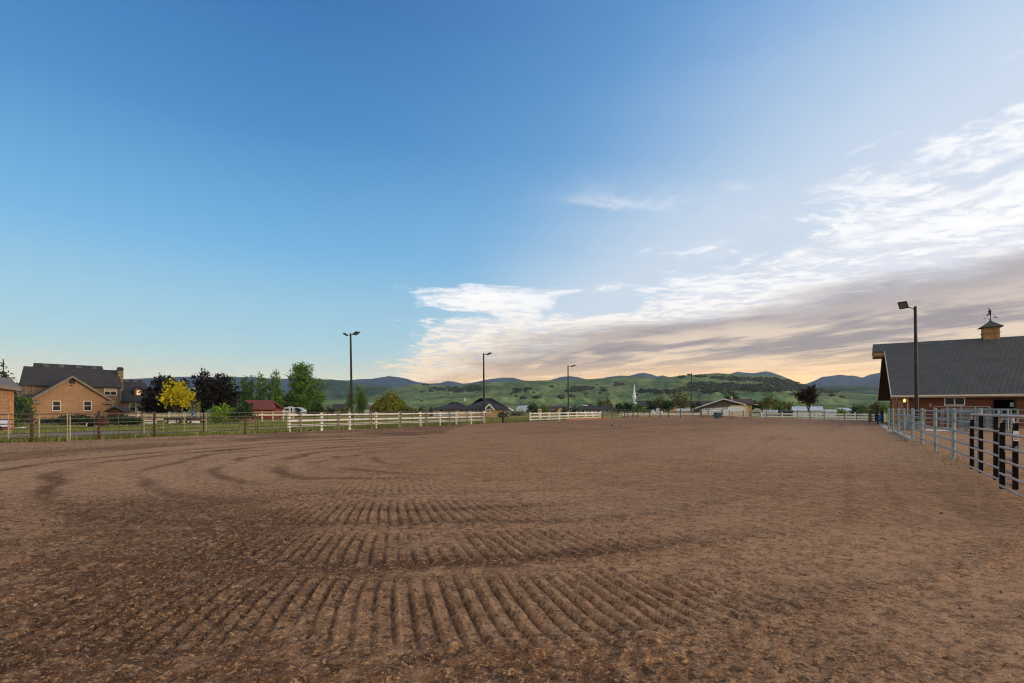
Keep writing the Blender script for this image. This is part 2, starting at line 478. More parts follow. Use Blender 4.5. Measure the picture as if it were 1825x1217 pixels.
    streaky = (fbm(lane * 2.6, (X * AV[0] + Y * AV[1]) * 0.10, 4, 13) - 0.5)
    damp += streaky * 0.75 * sstep(r, 7, 11) * np.maximum(sstep(ph, 0.5, 1.0), sstep(d, 14, 20))
    crumbc = np.clip(0.30 + 0.7 * crumb + 0.4 * crest, 0, 1)
    return h, np.clip(damp, 0, 1), np.clip(crumbc, 0, 1), np.clip(dust, 0, 1)

def dirt_material():
    m, n, b = newmat('arena_soil')
    p = n.pos()
    at = n.new('ShaderNodeAttribute'); at.attribute_name = 'soil'
    damp_darkv, crumbv, dustv = n.sep(at.outputs['Color'])
    nz = n.noise(p, 0.9, 6, 0.6)
    c = n.mix(n.ss(nz, 0.35, 0.65), (0.285, 0.170, 0.108), (0.375, 0.232, 0.154))
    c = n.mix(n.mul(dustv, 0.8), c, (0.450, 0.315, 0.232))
    dm = n.ss(n.add(damp_darkv, n.mul(n.sub(n.noise(p, 3.1, 5, 0.65), 0.5), 0.7)), 0.10, 0.95)
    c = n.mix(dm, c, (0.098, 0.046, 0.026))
    # crumbs: dark damp clods and pale dry crumbs
    v = n.noise(p, 11.0, 3, 0.75)
    w = n.noise(p, 26.0, 3, 0.75)
    kc = n.ss(crumbv, 0.0, 0.9, 0.40, 1.0)
    c = n.mix(n.mul(n.ss(v, 0.50, 0.60), n.mul(kc, 0.90)), c, (0.040, 0.021, 0.014))
    c = n.mix(n.mul(n.ss(w, 0.54, 0.64), n.mul(kc, 0.85)), c, (0.50, 0.335, 0.215))
    c = n.mix(n.mul(n.ss(w, 0.46, 0.36), n.ss(kc, 0.2, 1.0, 0.35, 0.75)), c, (0.080, 0.045, 0.030))
    u = n.noise(p, 5.0, 5, 0.7)
    c = n.mix(n.ss(u, 0.50, 0.64, 0.0, 0.42), c, (0.105, 0.058, 0.037))
    c = n.mix(n.ss(u, 0.48, 0.36, 0.0, 0.40), c, (0.44, 0.31, 0.225))
    g = n.noise(p, 95.0, 2, 0.6)
    c = n.mix(n.ss(g, 0.50, 0.70, 0.0, 0.40), c, (0.42, 0.31, 0.235))
    c = n.mix(n.ss(g, 0.48, 0.32, 0.0, 0.40), c, (0.085, 0.052, 0.036))
    c = n.mix(1.0, c, (1.20, 1.11, 0.88), 'MULTIPLY')
    n.put(b.inputs['Base Color'], c); b.inputs['Roughness'].default_value = 0.95
    b.inputs['Specular IOR Level'].default_value = 0.12
    hh = n.add(n.mul(v, n.mul(kc, -0.8)), n.mul(w, n.ss(kc, 0.2, 1.0, 0.3, 0.9)))
    n.put(b.inputs['Normal'], n.bump(hh, 0.9, 0.035))
    return m

def build_arena():
    th = polar_angles(); B = boundary(th); B = B + (fbm(th * 55, th * 0, 4, 88) - 0.5) * 1.3
    t = np.linspace(0, 1, 520)[:, None]
    rmin = 0.25
    rr = rmin * (B[None, :] / rmin) ** t
    X = rr * np.sin(th)[None, :]; Y = rr * np.cos(th)[None, :]
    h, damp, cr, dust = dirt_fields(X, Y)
    Z = h * sstep(rr, 1.2, 2.2)
    Z[-1, :] = -0.12
    # a low bank of soil pushed up along the far end
    far = np.exp(-(((rr - B[None, :]) + 4) / 3.0) ** 2) * sstep(X, 14, 20) * (1 - sstep(X, 38, 46)) * sstep(Y, 45, 60)
    Z += far * (0.10 + 0.5 * fbm(X * 0.3, Y * 0.3, 3, 15))
    Z[-1, :] = -0.12
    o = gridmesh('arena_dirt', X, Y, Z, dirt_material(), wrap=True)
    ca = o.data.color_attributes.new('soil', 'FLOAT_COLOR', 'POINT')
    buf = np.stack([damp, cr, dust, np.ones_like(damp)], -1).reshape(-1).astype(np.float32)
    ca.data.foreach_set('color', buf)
    tag(o, 'raked brown dirt of the riding arena', kind='structure')
    return o
build_arena()

def ground_material():
    m, n, b = newmat('pasture')
    p = n.pos(); x, y, z = n.sep(p)
    a = n.noise(p, 0.35, 6, 0.65); f = n.noise(p, 6.0, 5, 0.7); far = n.noise(p, 0.018, 5, 0.6)
    g = n.mix(n.ss(f, 0.3, 0.7), (0.180, 0.205, 0.036), (0.360, 0.335, 0.075))
    g = n.mix(n.ss(a, 0.50, 0.66), g, (0.42, 0.33, 0.14))                    # dry tufts
    g = n.mix(n.ss(n.noise(p, 1.3, 4), 0.54, 0.66, 0, 0.7), g, (0.085, 0.120, 0.030))
    # gravel and bare soil on the drive behind the left-hand fence
    dd = n.add(n.mul(n.sub(x, -27.0), n.sub(x, -27.0)), n.mul(n.mul(n.sub(y, 33.0), n.sub(y, 33.0)), 2.2))
    gr = n.ss(n.add(n.m('SQRT', dd), n.mul(n.sub(a, 0.5), 12)), 3.5, 7.5, 0.9, 0.0)
    g = n.mix(gr, g, n.mix(n.noise(p, 9, 4, 0.7), (0.15, 0.12, 0.11), (0.34, 0.29, 0.26)))
    field = n.mix(n.ss(far, 0.35, 0.65), (0.080, 0.140, 0.045), (0.150, 0.235, 0.075))
    g = n.mix(n.ss(y, 110, 240), g, field)
    n.put(b.inputs['Base Color'], g); b.inputs['Roughness'].default_value = 0.95
    b.inputs['Specular IOR Level'].default_value = 0.1
    n.put(b.inputs['Normal'], n.bump(f, 0.8, 0.08))
    return m

def build_ground():
    th = np.radians(np.arange(0, 360, 1.5))
    rr = np.concatenate([[0.05], np.geomspace(2, 5500, 90)])[:, None]
    X = rr * np.sin(th)[None, :]; Y = rr * np.cos(th)[None, :]
    Z = np.full_like(X, -0.10)
    o = gridmesh('ground', X, Y, Z, ground_material(), wrap=True)
    tag(o, 'flat pasture reaching to the hills', kind='structure')
build_ground()

# ---- hills, each a terrain strip whose crest follows the photograph's skyline at its own distance
HILLS = {}
def interp(px, pts):
    return np.interp(px, [p[0] for p in pts], [p[1] for p in pts])

def hill(name, label, pts, r0, r1, mat, gully=0.25, seed=1, steps=60, shape=1.25, rough=0.35, da=0.06, back=0.5):
    a0 = math.atan((pts[0][0] - CX) / FPX); a1 = math.atan((pts[-1][0] - CX) / FPX)
    th = np.arange(a0, a1, R(da))
    px = CX + FPX * np.tan(th)
    sky = interp(px, pts) + (fbm(px * 0.05, px * 0, 4, seed) - 0.5) * rough * 4
    el = (HY - sky) / FPX * np.cos(th)                     # slope of the skyline
    t = np.concatenate([np.linspace(0, 1, steps), 1 + np.linspace(0.03, back, 10)])[:, None]
    rr = r0 + (r1 - r0) * t
    top = np.maximum(el * r1, -EYE + 0.01) + EYE
    tt = np.clip(t, 0, 1)
    prof = tt ** shape
    gx = px[None, :] * 0.012; 
    ridg = np.abs(fbm(gx + 0.35 * tt + 3, tt * 1.4 + gx * 0.3, 5, seed + 3) - 0.5) * 2
    und = fbm(gx * 1.2, tt * 2.2, 4, seed + 9) - 0.5
    prof = prof + np.sin(np.pi * tt) * (gully * (und * 1.2 - ridg * 0.55))
    Z = prof * top[None, :]
    Z = np.where(t > 1, top[None, :] * (1 - (t - 1) * 1.3), Z)
    # nothing in front may stand above the crest
    lim = (el[None, :] * rr + EYE) * np.where(t < 1, 0.985, 1.0)
    Z = np.minimum(Z, lim)
    Z[0, :] = -1.6
    X = rr * np.sin(th)[None, :]; Y = rr * np.cos(th)[None, :]
    X = X + 0 * Z; Y = Y + 0 * Z
    o = gridmesh(name, X, Y, Z, mat)
    tag(o, label, kind='structure')
    HILLS['hill%d' % len(HILLS)] = (th, rr[:, 0], Z)
    return o

def on_hill(name, px, py):
    """world point where the line of sight through a pixel meets a hill"""
    th, rr, Z = HILLS[name]
    a = math.atan((px - CX) / FPX); j = int(np.clip(np.searchsorted(th, a), 1, len(th) - 1))
    want = (HY - py) / FPX * math.cos(a)
    z = Z[:, j]; s = (z - EYE) / rr
    k = np.nonzero(s >= want)[0]
    if len(k) == 0 or k[0] == 0: return None
    i = k[0]; f = (want - s[i - 1]) / max(1e-9, s[i] - s[i - 1])
    r = rr[i - 1] + f * (rr[i] - rr[i - 1]); zz = z[i - 1] + f * (z[i] - z[i - 1])
    return (r * math.sin(a), r * math.cos(a), zz)

def hillmat(name, lo, hi, dry, scrub, k=0.012, cover=0.0, fieldz=False):
    m, n, b = newmat(name)
    p = n.pos(); x, y, z = n.sep(p)
    q = n.xyz(x, n.mul(y, 0.5), n.mul(z, 3.0))
    f = n.noise(q, k, 7, 0.6, 0.5); g = n.noise(q, k * 2.6, 6, 0.62); s = n.noise(q, k * 7, 4, 0.65)
    c = n.mix(n.ss(f, 0.38, 0.62), lo, hi)
    c = n.mix(n.ss(g, 0.50, 0.68, 0.0, 0.75), c, dry)
    if fieldz: c = n.mix(n.mul(n.mul(n.ss(n.add(z, n.mul(n.sub(f, 0.5), 14)), 5, 8), n.ss(n.add(z, n.mul(n.sub(f, 0.5), 14)), 17, 12)), 0.75), c, (0.235, 0.335, 0.135))
    c = n.mix(n.ss(n.add(g, n.mul(n.sub(s, 0.5), 0.5)), 0.52 - cover, 0.40 - cover, 0.0, 0.55), c, scrub)
    n.put(b.inputs['Base Color'], c); b.inputs['Roughness'].default_value = 1.0
    b.inputs['Specular IOR Level'].default_value = 0.0
    n.put(b.inputs['Normal'], n.bump(n.add(g, n.mul(s, 0.5)), 0.6, 6.0))
    return m

m_green = hillmat('hill_grass', (0.113, 0.175, 0.080), (0.196, 0.285, 0.123), (0.245, 0.245, 0.145), (0.082, 0.117, 0.069), fieldz=True)
m_dark = hillmat('hill_scrub', (0.040, 0.076, 0.056), (0.095, 0.155, 0.075), (0.115, 0.140, 0.080), (0.020, 0.040, 0.038), 0.006, 0.03)
m_mtn = hillmat('mountain_scrub_haze', (0.030, 0.064, 0.115), (0.052, 0.092, 0.140), (0.075, 0.110, 0.135), (0.016, 0.036, 0.075), 0.0035, 0.05)  # far scrub colours with the blue of distance haze painted in
hill('hill', 'long green grassy hill behind the houses',
     [(330, 729), (430, 724), (500, 721), (560, 714), (620, 711), (652, 709), (675, 701), (690, 693), (715, 688), (744, 684), (783, 686), (806, 688),
      (829, 685), (858, 680.5), (896, 680), (940, 679), (978, 677.5), (1034, 676.5), (1085, 673), (1118, 670.5), (1140, 671), (1165, 673.5),
      (1191, 672), (1210, 669.5), (1240, 667.5), (1280, 664.5), (1310, 667), (1345, 669), (1380, 670), (1398, 673), (1420, 680),
      (1436, 687), (1460, 693), (1490, 698), (1540, 702), (1600, 706), (1700, 716), (1800, 729)], 330, 1250, m_green, 0.46, 4)
hill('hill', 'dark scrub covered hill left of the light poles',
     [(330, 729), (420, 712), (500, 700), (545, 688), (573, 677), (590, 676), (620, 680), (650, 684.5), (690, 689), (740, 698), (800, 712), (880, 729)], 1300, 2100, m_dark, 0.3, 14)
hill('hill', 'low wooded hills below the right hand mountains',
     [(1320, 729), (1380, 712), (1420, 696), (1450, 690), (1470, 688), (1500, 686.5), (1520, 688), (1545, 687), (1570, 688.5), (1640, 690), (1720, 700), (1900, 729)], 1300, 2300, m_dark, 0.3, 24)
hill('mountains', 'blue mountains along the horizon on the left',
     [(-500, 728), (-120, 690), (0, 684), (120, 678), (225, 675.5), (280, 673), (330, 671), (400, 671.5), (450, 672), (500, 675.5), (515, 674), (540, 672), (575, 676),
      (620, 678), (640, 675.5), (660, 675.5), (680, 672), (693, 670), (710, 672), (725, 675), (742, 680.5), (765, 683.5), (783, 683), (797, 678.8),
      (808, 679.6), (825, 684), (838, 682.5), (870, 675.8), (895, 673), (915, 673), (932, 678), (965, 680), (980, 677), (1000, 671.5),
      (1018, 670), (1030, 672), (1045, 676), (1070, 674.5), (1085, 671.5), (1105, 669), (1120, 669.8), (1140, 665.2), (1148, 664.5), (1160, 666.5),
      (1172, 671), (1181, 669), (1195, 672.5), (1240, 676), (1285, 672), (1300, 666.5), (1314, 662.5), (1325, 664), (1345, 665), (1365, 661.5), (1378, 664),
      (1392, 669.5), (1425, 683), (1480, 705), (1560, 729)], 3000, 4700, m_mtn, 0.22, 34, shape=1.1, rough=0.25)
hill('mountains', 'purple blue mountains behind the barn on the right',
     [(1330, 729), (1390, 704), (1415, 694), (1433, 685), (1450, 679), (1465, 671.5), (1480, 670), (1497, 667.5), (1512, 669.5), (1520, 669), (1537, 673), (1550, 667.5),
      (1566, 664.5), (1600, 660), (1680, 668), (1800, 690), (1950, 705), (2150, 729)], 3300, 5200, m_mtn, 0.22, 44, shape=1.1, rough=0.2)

# ---- scrub oak woods on the green hill
def scrub():
    rs = np.random.RandomState(3)
    ell = [(815, 694, 42, 6), (778, 692, 12, 3), (845, 690, 14, 4), (926, 695, 13, 2.5), (942, 693.5, 5, 2.5), (1038, 692, 22, 4.5), (1020, 697, 14, 2.5),
           (1105, 685.5, 11, 3.5), (1077, 696, 5, 2.5), (983, 689, 4, 2), (1000, 708.5, 4, 3), (1019, 707, 4, 2.6), (932, 710, 4, 2), (957, 709, 6, 2),
           (752, 698, 4, 2), (769, 697, 3, 1.6), (756, 686.5, 2, 1.5), (762, 686, 2, 1.5), (920, 700, 6, 1.5), (1150, 697, 20, 4.5), (1190, 699, 24, 4),
           (1225, 694, 18, 5), (1255, 687, 34, 7), (1295, 690, 46, 8), (1270, 697, 26, 3.5), (1335, 691, 42, 7), (1290, 673, 26, 3.5), (1320, 676, 34, 4),
           (1365, 677, 26, 5), (1395, 682, 34, 7), (1420, 690, 34, 5.5), (1400, 694, 50, 4), (1455, 696, 32, 4), (1475, 699, 24, 2.5), (1250, 671, 10, 2.5),
           (1215, 672, 6, 2), (1360, 697, 24, 2.5), (1420, 703, 14, 2), (1262, 699.5, 9, 2.5), (1300, 702, 10, 2), (1482, 705, 4, 1.6), (1500, 708, 4, 2)]
    base = np.array([[0, 0, 1.0], [.95, 0, .45], [.29, .9, .5], [-.77, .56, .4], [-.77, -.56, .48], [.29, -.9, .42], [.8, .58, -.3], [-.3, .95, -.3],
                     [-1, 0, -.3], [-.3, -.95, -.3], [.8, -.58, -.3]])
    tri = [(0, 1, 2), (0, 2, 3), (0, 3, 4), (0, 4, 5), (0, 5, 1), (1, 6, 2), (2, 7, 3), (3, 8, 4), (4, 9, 5), (5, 10, 1), (2, 6, 7), (3, 7, 8), (4, 8, 9), (5, 9, 10), (1, 10, 6)]
    V = []; Fc = []
    pts = []
    for ex, ey, rx, ry in ell:
        n = int(12 + rx * ry * 0.85)
        for _ in range(n):
            a = rs.rand() * 6.283; q = rs.rand() ** 0.5 * (0.75 + 0.5 * rs.rand())
            pts.append((ex + rx * q * math.cos(a), ey + 0.8 * ry * q * math.sin(a)))
    for _ in range(40):
        x = rs.uniform(690, 1500); pts.append((x, rs.uniform(interp(x, [(690, 697), (850, 684), (1280, 668), (1400, 676), (1500, 702)]) + 1, 716)))
    for px, py in pts:
        p = on_hill('hill0', px, py)
        if p is None: continue
        s = rs.uniform(1.3, 3.2); i = len(V)
        for b in base:
            k = 1 + 0.35 * (rs.rand() - 0.5)
            V.append((p[0] + b[0] * s * k, p[1] + b[1] * s * k, p[2] + s * 0.25 + b[2] * s * 0.75 * k))
        Fc += [tuple(i + t for t in f) for f in tri]
    me = bpy.data.meshes.new('scrub_woods'); me.from_pydata(V, [], Fc); me.update()
    m, nn, b = newmat('scrub_leaves'); g = nn.new('ShaderNodeNewGeometry')
    nn.put(b.inputs['Base Color'], nn.ramp(g.outputs['Random Per Island'], [(0, (0.022, 0.034, 0.026)), (0.5, (0.042, 0.058, 0.042)), (1.0, (0.085, 0.090, 0.058))])); b.inputs['Roughness'].default_value = 1.0; b.inputs['Specular IOR Level'].default_value = 0.0
    me.materials.append(m)
    o = bpy.data.objects.new('scrub_woods', me); col.objects.link(o)
    tag(o, 'dark scrub oak thickets scattered over the green hill', 'woods', kind='stuff')
scrub()

# ---- the evening air
def haze():
    m = bpy.data.materials.new('evening_air'); m.use_nodes = True
    nt = m.node_tree; nt.nodes.clear()
    out = nt.nodes.new('ShaderNodeOutputMaterial'); v = nt.nodes.new('ShaderNodeVolumePrincipled')
    v.inputs['Color'].default_value = (0.62, 0.80, 1.0, 1); v.inputs['Density'].default_value = 0.00008
    v.inputs['Anisotropy'].default_value = 0.2
    nt.links.new(v.outputs[0], out.inputs['Volume'])
    mb = MB(); mb.box(-4600, 4600, -5600, 5600, -3.0, 460)
    o = mb.build('haze', m)
    tag(o, 'thin blue evening haze over the valley', 'haze', kind='stuff')
haze()
# ------------------------------------------------------------------ materials of the built things
m_rust = M('rusty_pipe', (0.080, 0.034, 0.024), 0.85, 0.35, 6, bump=0.3)
m_pipe = M('grey_pipe', (0.105, 0.100, 0.098), 0.6, 0.3, 5, metal=0.3)
m_yellow = M('old_cream_pipe', (0.38, 0.335, 0.235), 0.7, 0.3, 6)
m_galv = M('galvanised_steel', (0.235, 0.315, 0.36), 0.5, 0.2, 4, metal=0.25)
m_black = M('black_square_tube', (0.007, 0.007, 0.008), 0.6, 0.3, 5, spec=0.1)
m_gaterail = M('worn_gate_rail', (0.42, 0.35, 0.31), 0.40, 0.25, 7, metal=0.4)
m_vinyl = M('white_vinyl', (0.82, 0.80, 0.80), 0.45, 0.07, 2.5)
m_vinyl2 = M('cream_vinyl', (0.66, 0.60, 0.50), 0.5, 0.1, 2.5)
m_bronze = M('dark_bronze', (0.030, 0.026, 0.024), 0.5, 0.25, 3, metal=0.2)
m_lens = M('lamp_lens', (0.14, 0.15, 0.12), 0.25, 0.2, 8)
m_siding = brickmat('tan_shingle_siding', (0.345, 0.205, 0.125), (0.40, 0.245, 0.150), (0.21, 0.115, 0.062), 0.42, 0.26, gap=0.012, bump=0.35)
m_siding2 = brickmat('taupe_lap_siding', (0.25, 0.165, 0.115), (0.29, 0.19, 0.13), (0.09, 0.06, 0.04), 3.1, 0.2, gap=0.012, bump=0.5)
m_roof = brickmat('charcoal_shingles', (0.038, 0.040, 0.046), (0.066, 0.066, 0.072), (0.018, 0.018, 0.02), 0.32, 0.12, kz=1.8, gap=0.012, bump=0.4, var=0.4)
m_barnroof = brickmat('barn_shingles', (0.066, 0.090, 0.087), (0.118, 0.118, 0.120), (0.026, 0.03, 0.032), 0.34, 0.145, kz=2.1, gap=0.02, bump=0.6, var=0.4)
m_barnwall = brickmat('red_brown_boards', (0.135, 0.050, 0.026), (0.175, 0.066, 0.034), (0.045, 0.018, 0.012), 4.0, 0.19, gap=0.012, bump=0.5)
m_cedar = M('cedar_boards', (0.33, 0.185, 0.085), 0.7, 0.25, 3, bump=0.2)
m_darkwood = M('dark_stained_timber', (0.060, 0.026, 0.017), 0.75, 0.3, 3)
m_ventgrey = M('roof_vent_grey', (0.085, 0.095, 0.105), 0.7, 0.15, 3)
m_greygable = M('dark_grey_siding', (0.105, 0.098, 0.090), 0.8, 0.12, 2)
m_trim = M('grey_trim', (0.20, 0.175, 0.155), 0.7, 0.15, 3)
m_paletrim = M('pale_trim', (0.60, 0.56, 0.50), 0.6, 0.12, 3)
m_whitetrim = M('white_trim', (0.72, 0.74, 0.76), 0.5, 0.08, 3)
m_gutter = M('taupe_gutter', (0.27, 0.235, 0.205), 0.5, 0.12, 3)
m_stone = brickmat('chimney_stone', (0.38, 0.28, 0.18), (0.20, 0.15, 0.11), (0.10, 0.08, 0.06), 0.34, 0.2, gap=0.03, bump=0.6)
m_dark = M('black_metal', (0.015, 0.015, 0.017), 0.55, 0.3, 4)
m_glass = glass('window_glass')
m_blind = M('window_blind', (0.50, 0.45, 0.36), 0.8, 0.1, 4)
m_greenblind = M('green_blind', (0.20, 0.25, 0.19), 0.7, 0.15, 4)
m_redroof = M('red_metal_roof', (0.22, 0.070, 0.055), 0.5, 0.2, 2, metal=0.1)
m_redwall = M('barn_red_boards', (0.21, 0.040, 0.022), 0.8, 0.25, 3)
m_white = M('white_paint', (0.70, 0.79, 0.93), 0.35, 0.10, 1.5)
m_bluewall = M('pale_blue_siding', (0.44, 0.50, 0.58), 0.7, 0.08, 2)
m_tanwall = M('tan_brick', (0.46, 0.32, 0.18), 0.85, 0.2, 2)
m_creamwall = M('cream_stucco', (0.60, 0.46, 0.26), 0.85, 0.12, 2)
m_sagewall = M('pale_sage_siding', (0.36, 0.44, 0.36), 0.8, 0.1, 2)
m_brownroof = M('brown_shingles', (0.085, 0.062, 0.060), 0.9, 0.3, 1.5, bump=0.2)
m_sheetroof = M('pale_sheet_metal', (0.55, 0.58, 0.64), 0.4, 0.12, 1.5, metal=0.2)
m_tyre = M('tyre_rubber', (0.018, 0.018, 0.019), 0.85, 0.2, 6)
m_concrete = M('concrete', (0.42, 0.385, 0.34), 0.9, 0.2, 2, bump=0.2)
m_teal = M('teal_plastic', (0.030, 0.085, 0.095), 0.5, 0.2, 3)
m_blue = M('blue_plastic', (0.020, 0.17, 0.42), 0.4, 0.15, 3)
m_steel = M('stock_tank_steel', (0.25, 0.28, 0.30), 0.5, 0.2, 4, metal=0.4)
m_board = M('orange_board', (0.40, 0.20, 0.10), 0.8, 0.25, 3)
m_bark = M('bark', (0.075, 0.055, 0.040), 0.95, 0.35, 5, bump=0.5)
m_greybark = M('bare_twigs', (0.24, 0.19, 0.15), 0.95, 0.3, 5)
m_paper = M('paper', (0.75, 0.76, 0.80), 0.8, 0.05, 5)
m_ink = M('printed_ink', (0.06, 0.06, 0.08), 0.8, 0.1, 5)
m_straw = M('straw', (0.50, 0.38, 0.19), 0.9, 0.3, 9)

# ------------------------------------------------------------------ building blocks
def obox(mb, c, a, b, n, sa, sb, sn):
    """box with its own axes: centre c, half sizes along unit vectors a, b, n"""
    c, a, b, n = map(Vector, (c, a, b, n))
    q = lambda i, j, k: c + a * (sa * i) + b * (sb * j) + n * (sn * k)
    mb.hexa([q(-1, -1, -1), q(1, -1, -1), q(1, 1, -1), q(-1, 1, -1)], [q(-1, -1, 1), q(1, -1, 1), q(1, 1, 1), q(-1, 1, 1)])

def window(par, x0, x1, z0, z1, y, mf=None, mg=None, w=0.08, vbars=0, hbars=0, blind=None, bm=None, name='window'):
    """framed window on the face y of a wall that looks towards -y"""
    mf = mf or m_paletrim; mg = mg or m_glass
    f = MB()
    f.box(x0 - w, x1 + w, y - 0.06, y + 0.03, z1, z1 + w); f.box(x0 - w, x1 + w, y - 0.075, y + 0.03, z0 - w, z0)
    f.box(x0 - w, x0, y - 0.055, y + 0.03, z0, z1); f.box(x1, x1 + w, y - 0.055, y + 0.03, z0, z1)
    for k in range(vbars):
        xm = x0 + (x1 - x0) * (k + 1) / (vbars + 1); f.box(xm - w * 0.45, xm + w * 0.45, y - 0.05, y + 0.02, z0, z1)
    for k in range(hbars):
        zm = z0 + (z1 - z0) * (k + 1) / (hbars + 1); f.box(x0, x1, y - 0.045, y + 0.02, zm - w * 0.35, zm + w * 0.35)
    o = f.build(name, mf, par)
    g = MB(); g.box(x0, x1, y - 0.022, y - 0.012, z0, z1 if not blind else z1 - (z1 - z0) * blind - 0.004)
    g.build('pane', mg, o)
    if blind:
        b = MB(); b.box(x0, x1, y - 0.026, y - 0.010, z1 - (z1 - z0) * blind, z1); b.build('blind', bm or m_blind, o)
    return o

def gable_x(par, x0, x1, y0, y1, ze, zr, t, mat, yr=None, name='roof'):
    """gable roof with its ridge along x"""
    yr = (y0 + y1) / 2 if yr is None else yr
    mb = MB()
    mb.slab([(x0, y0, ze), (x1, y0, ze), (x1, yr, zr), (x0, yr, zr)], t)
    mb.slab([(x0, yr, zr), (x1, yr, zr), (x1, y1, ze), (x0, y1, ze)], t)
    return mb.build(name, mat, par)

def gable_y(par, x0, x1, y0, y1, ze, zr, t, mat, xr=None, name='roof'):
    xr = (x0 + x1) / 2 if xr is None else xr
    mb = MB()
    mb.slab([(x0, y0, ze), (xr, y0, zr), (xr, y1, zr), (x0, y1, ze)], t)
    mb.slab([(xr, y0, zr), (x1, y0, ze), (x1, y1, ze), (xr, y1, zr)], t)
    return mb.build(name, mat, par)

def hip(par, x0, x1, y0, y1, ze, zr, inset, t, mat, name='roof'):
    ym = (y0 + y1) / 2; a, b = x0 + inset, x1 - inset
    mb = MB()
    lo = [(x0, y0, ze), (x1, y0, ze), (x1, y1, ze), (x0, y1, ze)]
    i = 0
    mb.face([lo[0], lo[1], (b, ym, zr), (a, ym, zr)]); mb.face([lo[1], lo[2], (b, ym, zr)])
    mb.face([lo[2], lo[3], (a, ym, zr), (b, ym, zr)]); mb.face([lo[3], lo[0], (a, ym, zr)])
    mb.box(x0, x1, y0, y1, ze - t, ze - 0.002)
    return mb.build(name, mat, par)

# ------------------------------------------------------------------ trees
L_green = leafmat('green_leaves', (0.058, 0.113, 0.025), (0.117, 0.205, 0.043), (0.205, 0.302, 0.062))
L_dark = leafmat('dark_green_leaves', (0.019, 0.043, 0.016), (0.038, 0.074, 0.024), (0.068, 0.108, 0.032))
L_poplar = leafmat('poplar_leaves', (0.052, 0.125, 0.029), (0.121, 0.242, 0.044), (0.231, 0.373, 0.070))
L_bright = leafmat('bright_green_leaves', (0.113, 0.224, 0.024), (0.202, 0.351, 0.036), (0.314, 0.463, 0.060))
L_yellow = leafmat('yellow_leaves', (0.40, 0.33, 0.008), (0.60, 0.52, 0.012), (0.74, 0.68, 0.04))
L_purple = leafmat('purple_leaves', (0.009, 0.010, 0.009), (0.018, 0.017, 0.017), (0.036, 0.028, 0.028), 0.1)
L_plum = leafmat('plum_red_leaves', (0.016, 0.009, 0.010), (0.032, 0.016, 0.015), (0.070, 0.032, 0.026), 0.15)
L_willow = leafmat('willow_leaves', (0.116, 0.139, 0.025), (0.194, 0.217, 0.034), (0.310, 0.310, 0.062))
L_olive = leafmat('olive_leaves', (0.084, 0.092, 0.027), (0.142, 0.142, 0.041), (0.203, 0.189, 0.068))
L_conifer = leafmat('conifer_needles', (0.016, 0.034, 0.021), (0.029, 0.055, 0.029), (0.052, 0.086, 0.039), 0.05)
L_brown = leafmat('russet_leaves', (0.045, 0.028, 0.024), (0.075, 0.050, 0.036), (0.10, 0.075, 0.05))

def leaves(lobes, n, size, rs, clump=12, hollow=0.42, flat=0.0):
    """quads spread through the volume of a few ellipsoids, in clumps with gaps between them"""
    lobes = np.array(lobes, float)
    wt = np.prod(lobes[:, 3:6], 1) ** 0.75; wt /= wt.sum()
    nc = max(3, n // clump)
    k = rs.choice(len(lobes), nc, p=wt)
    d = rs.normal(size=(nc, 3)); d /= np.linalg.norm(d, axis=1)[:, None]
    bump = 1 + 0.22 * np.sin(d[:, 0] * 5 + k) * np.sin(d[:, 1] * 4 + 2 * k) + 0.15 * np.sin(d[:, 2] * 7 + k * 1.7)
    rad = rs.rand(nc) ** hollow * bump
    c = lobes[k, :3] + d * rad[:, None] * lobes[k, 3:6]
    cs = size * (1.2 + 1.4 * rs.rand(nc))
    i = np.repeat(np.arange(nc), clump)
    p = c[i] + rs.normal(size=(len(i), 3)) * cs[i][:, None] * np.array([0.7, 0.7, 0.55])
    m = len(i)
    u = rs.normal(size=(m, 3)); u[:, 2] *= (1 - flat); u /= np.linalg.norm(u, axis=1)[:, None]
    w = rs.normal(size=(m, 3)); w -= (w * u).sum(1)[:, None] * u; w /= np.linalg.norm(w, axis=1)[:, None]
    s = size * (0.55 + 0.8 * rs.rand(m))[:, None]
    u = u * s; w = w * s * 0.55
    q = np.stack([p - u, p + w * 0.9 - u * 0.1, p + u, p - w * 0.9 + u * 0.1], 1)
    q[:, :, 2] = np.maximum(q[:, :, 2], 0.02)
    return q

def limbs(mb, H, r, tips, n=6, lean=(0, 0)):
    top = (lean[0], lean[1], H)
    mb.tube((0, 0, -0.15), (lean[0] * 0.5, lean[1] * 0.5, H * 0.5), r, r * 0.75, n)
    mb.tube((lean[0] * 0.5, lean[1] * 0.5, H * 0.5), top, r * 0.75, r * 0.4, n)
    for k, t in enumerate(tips):
        f = 0.45 + 0.5 * ((k * 0.37) % 1)
        b = Vector((lean[0] * f, lean[1] * f, H * f)); t = Vector(t)
        mid = b.lerp(t, 0.5) + Vector((0, 0, 0.06 * H))
        mb.tube(b, mid, r * 0.42, r * 0.28, 5); mb.tube(mid, t, r * 0.28, r * 0.08, 5)

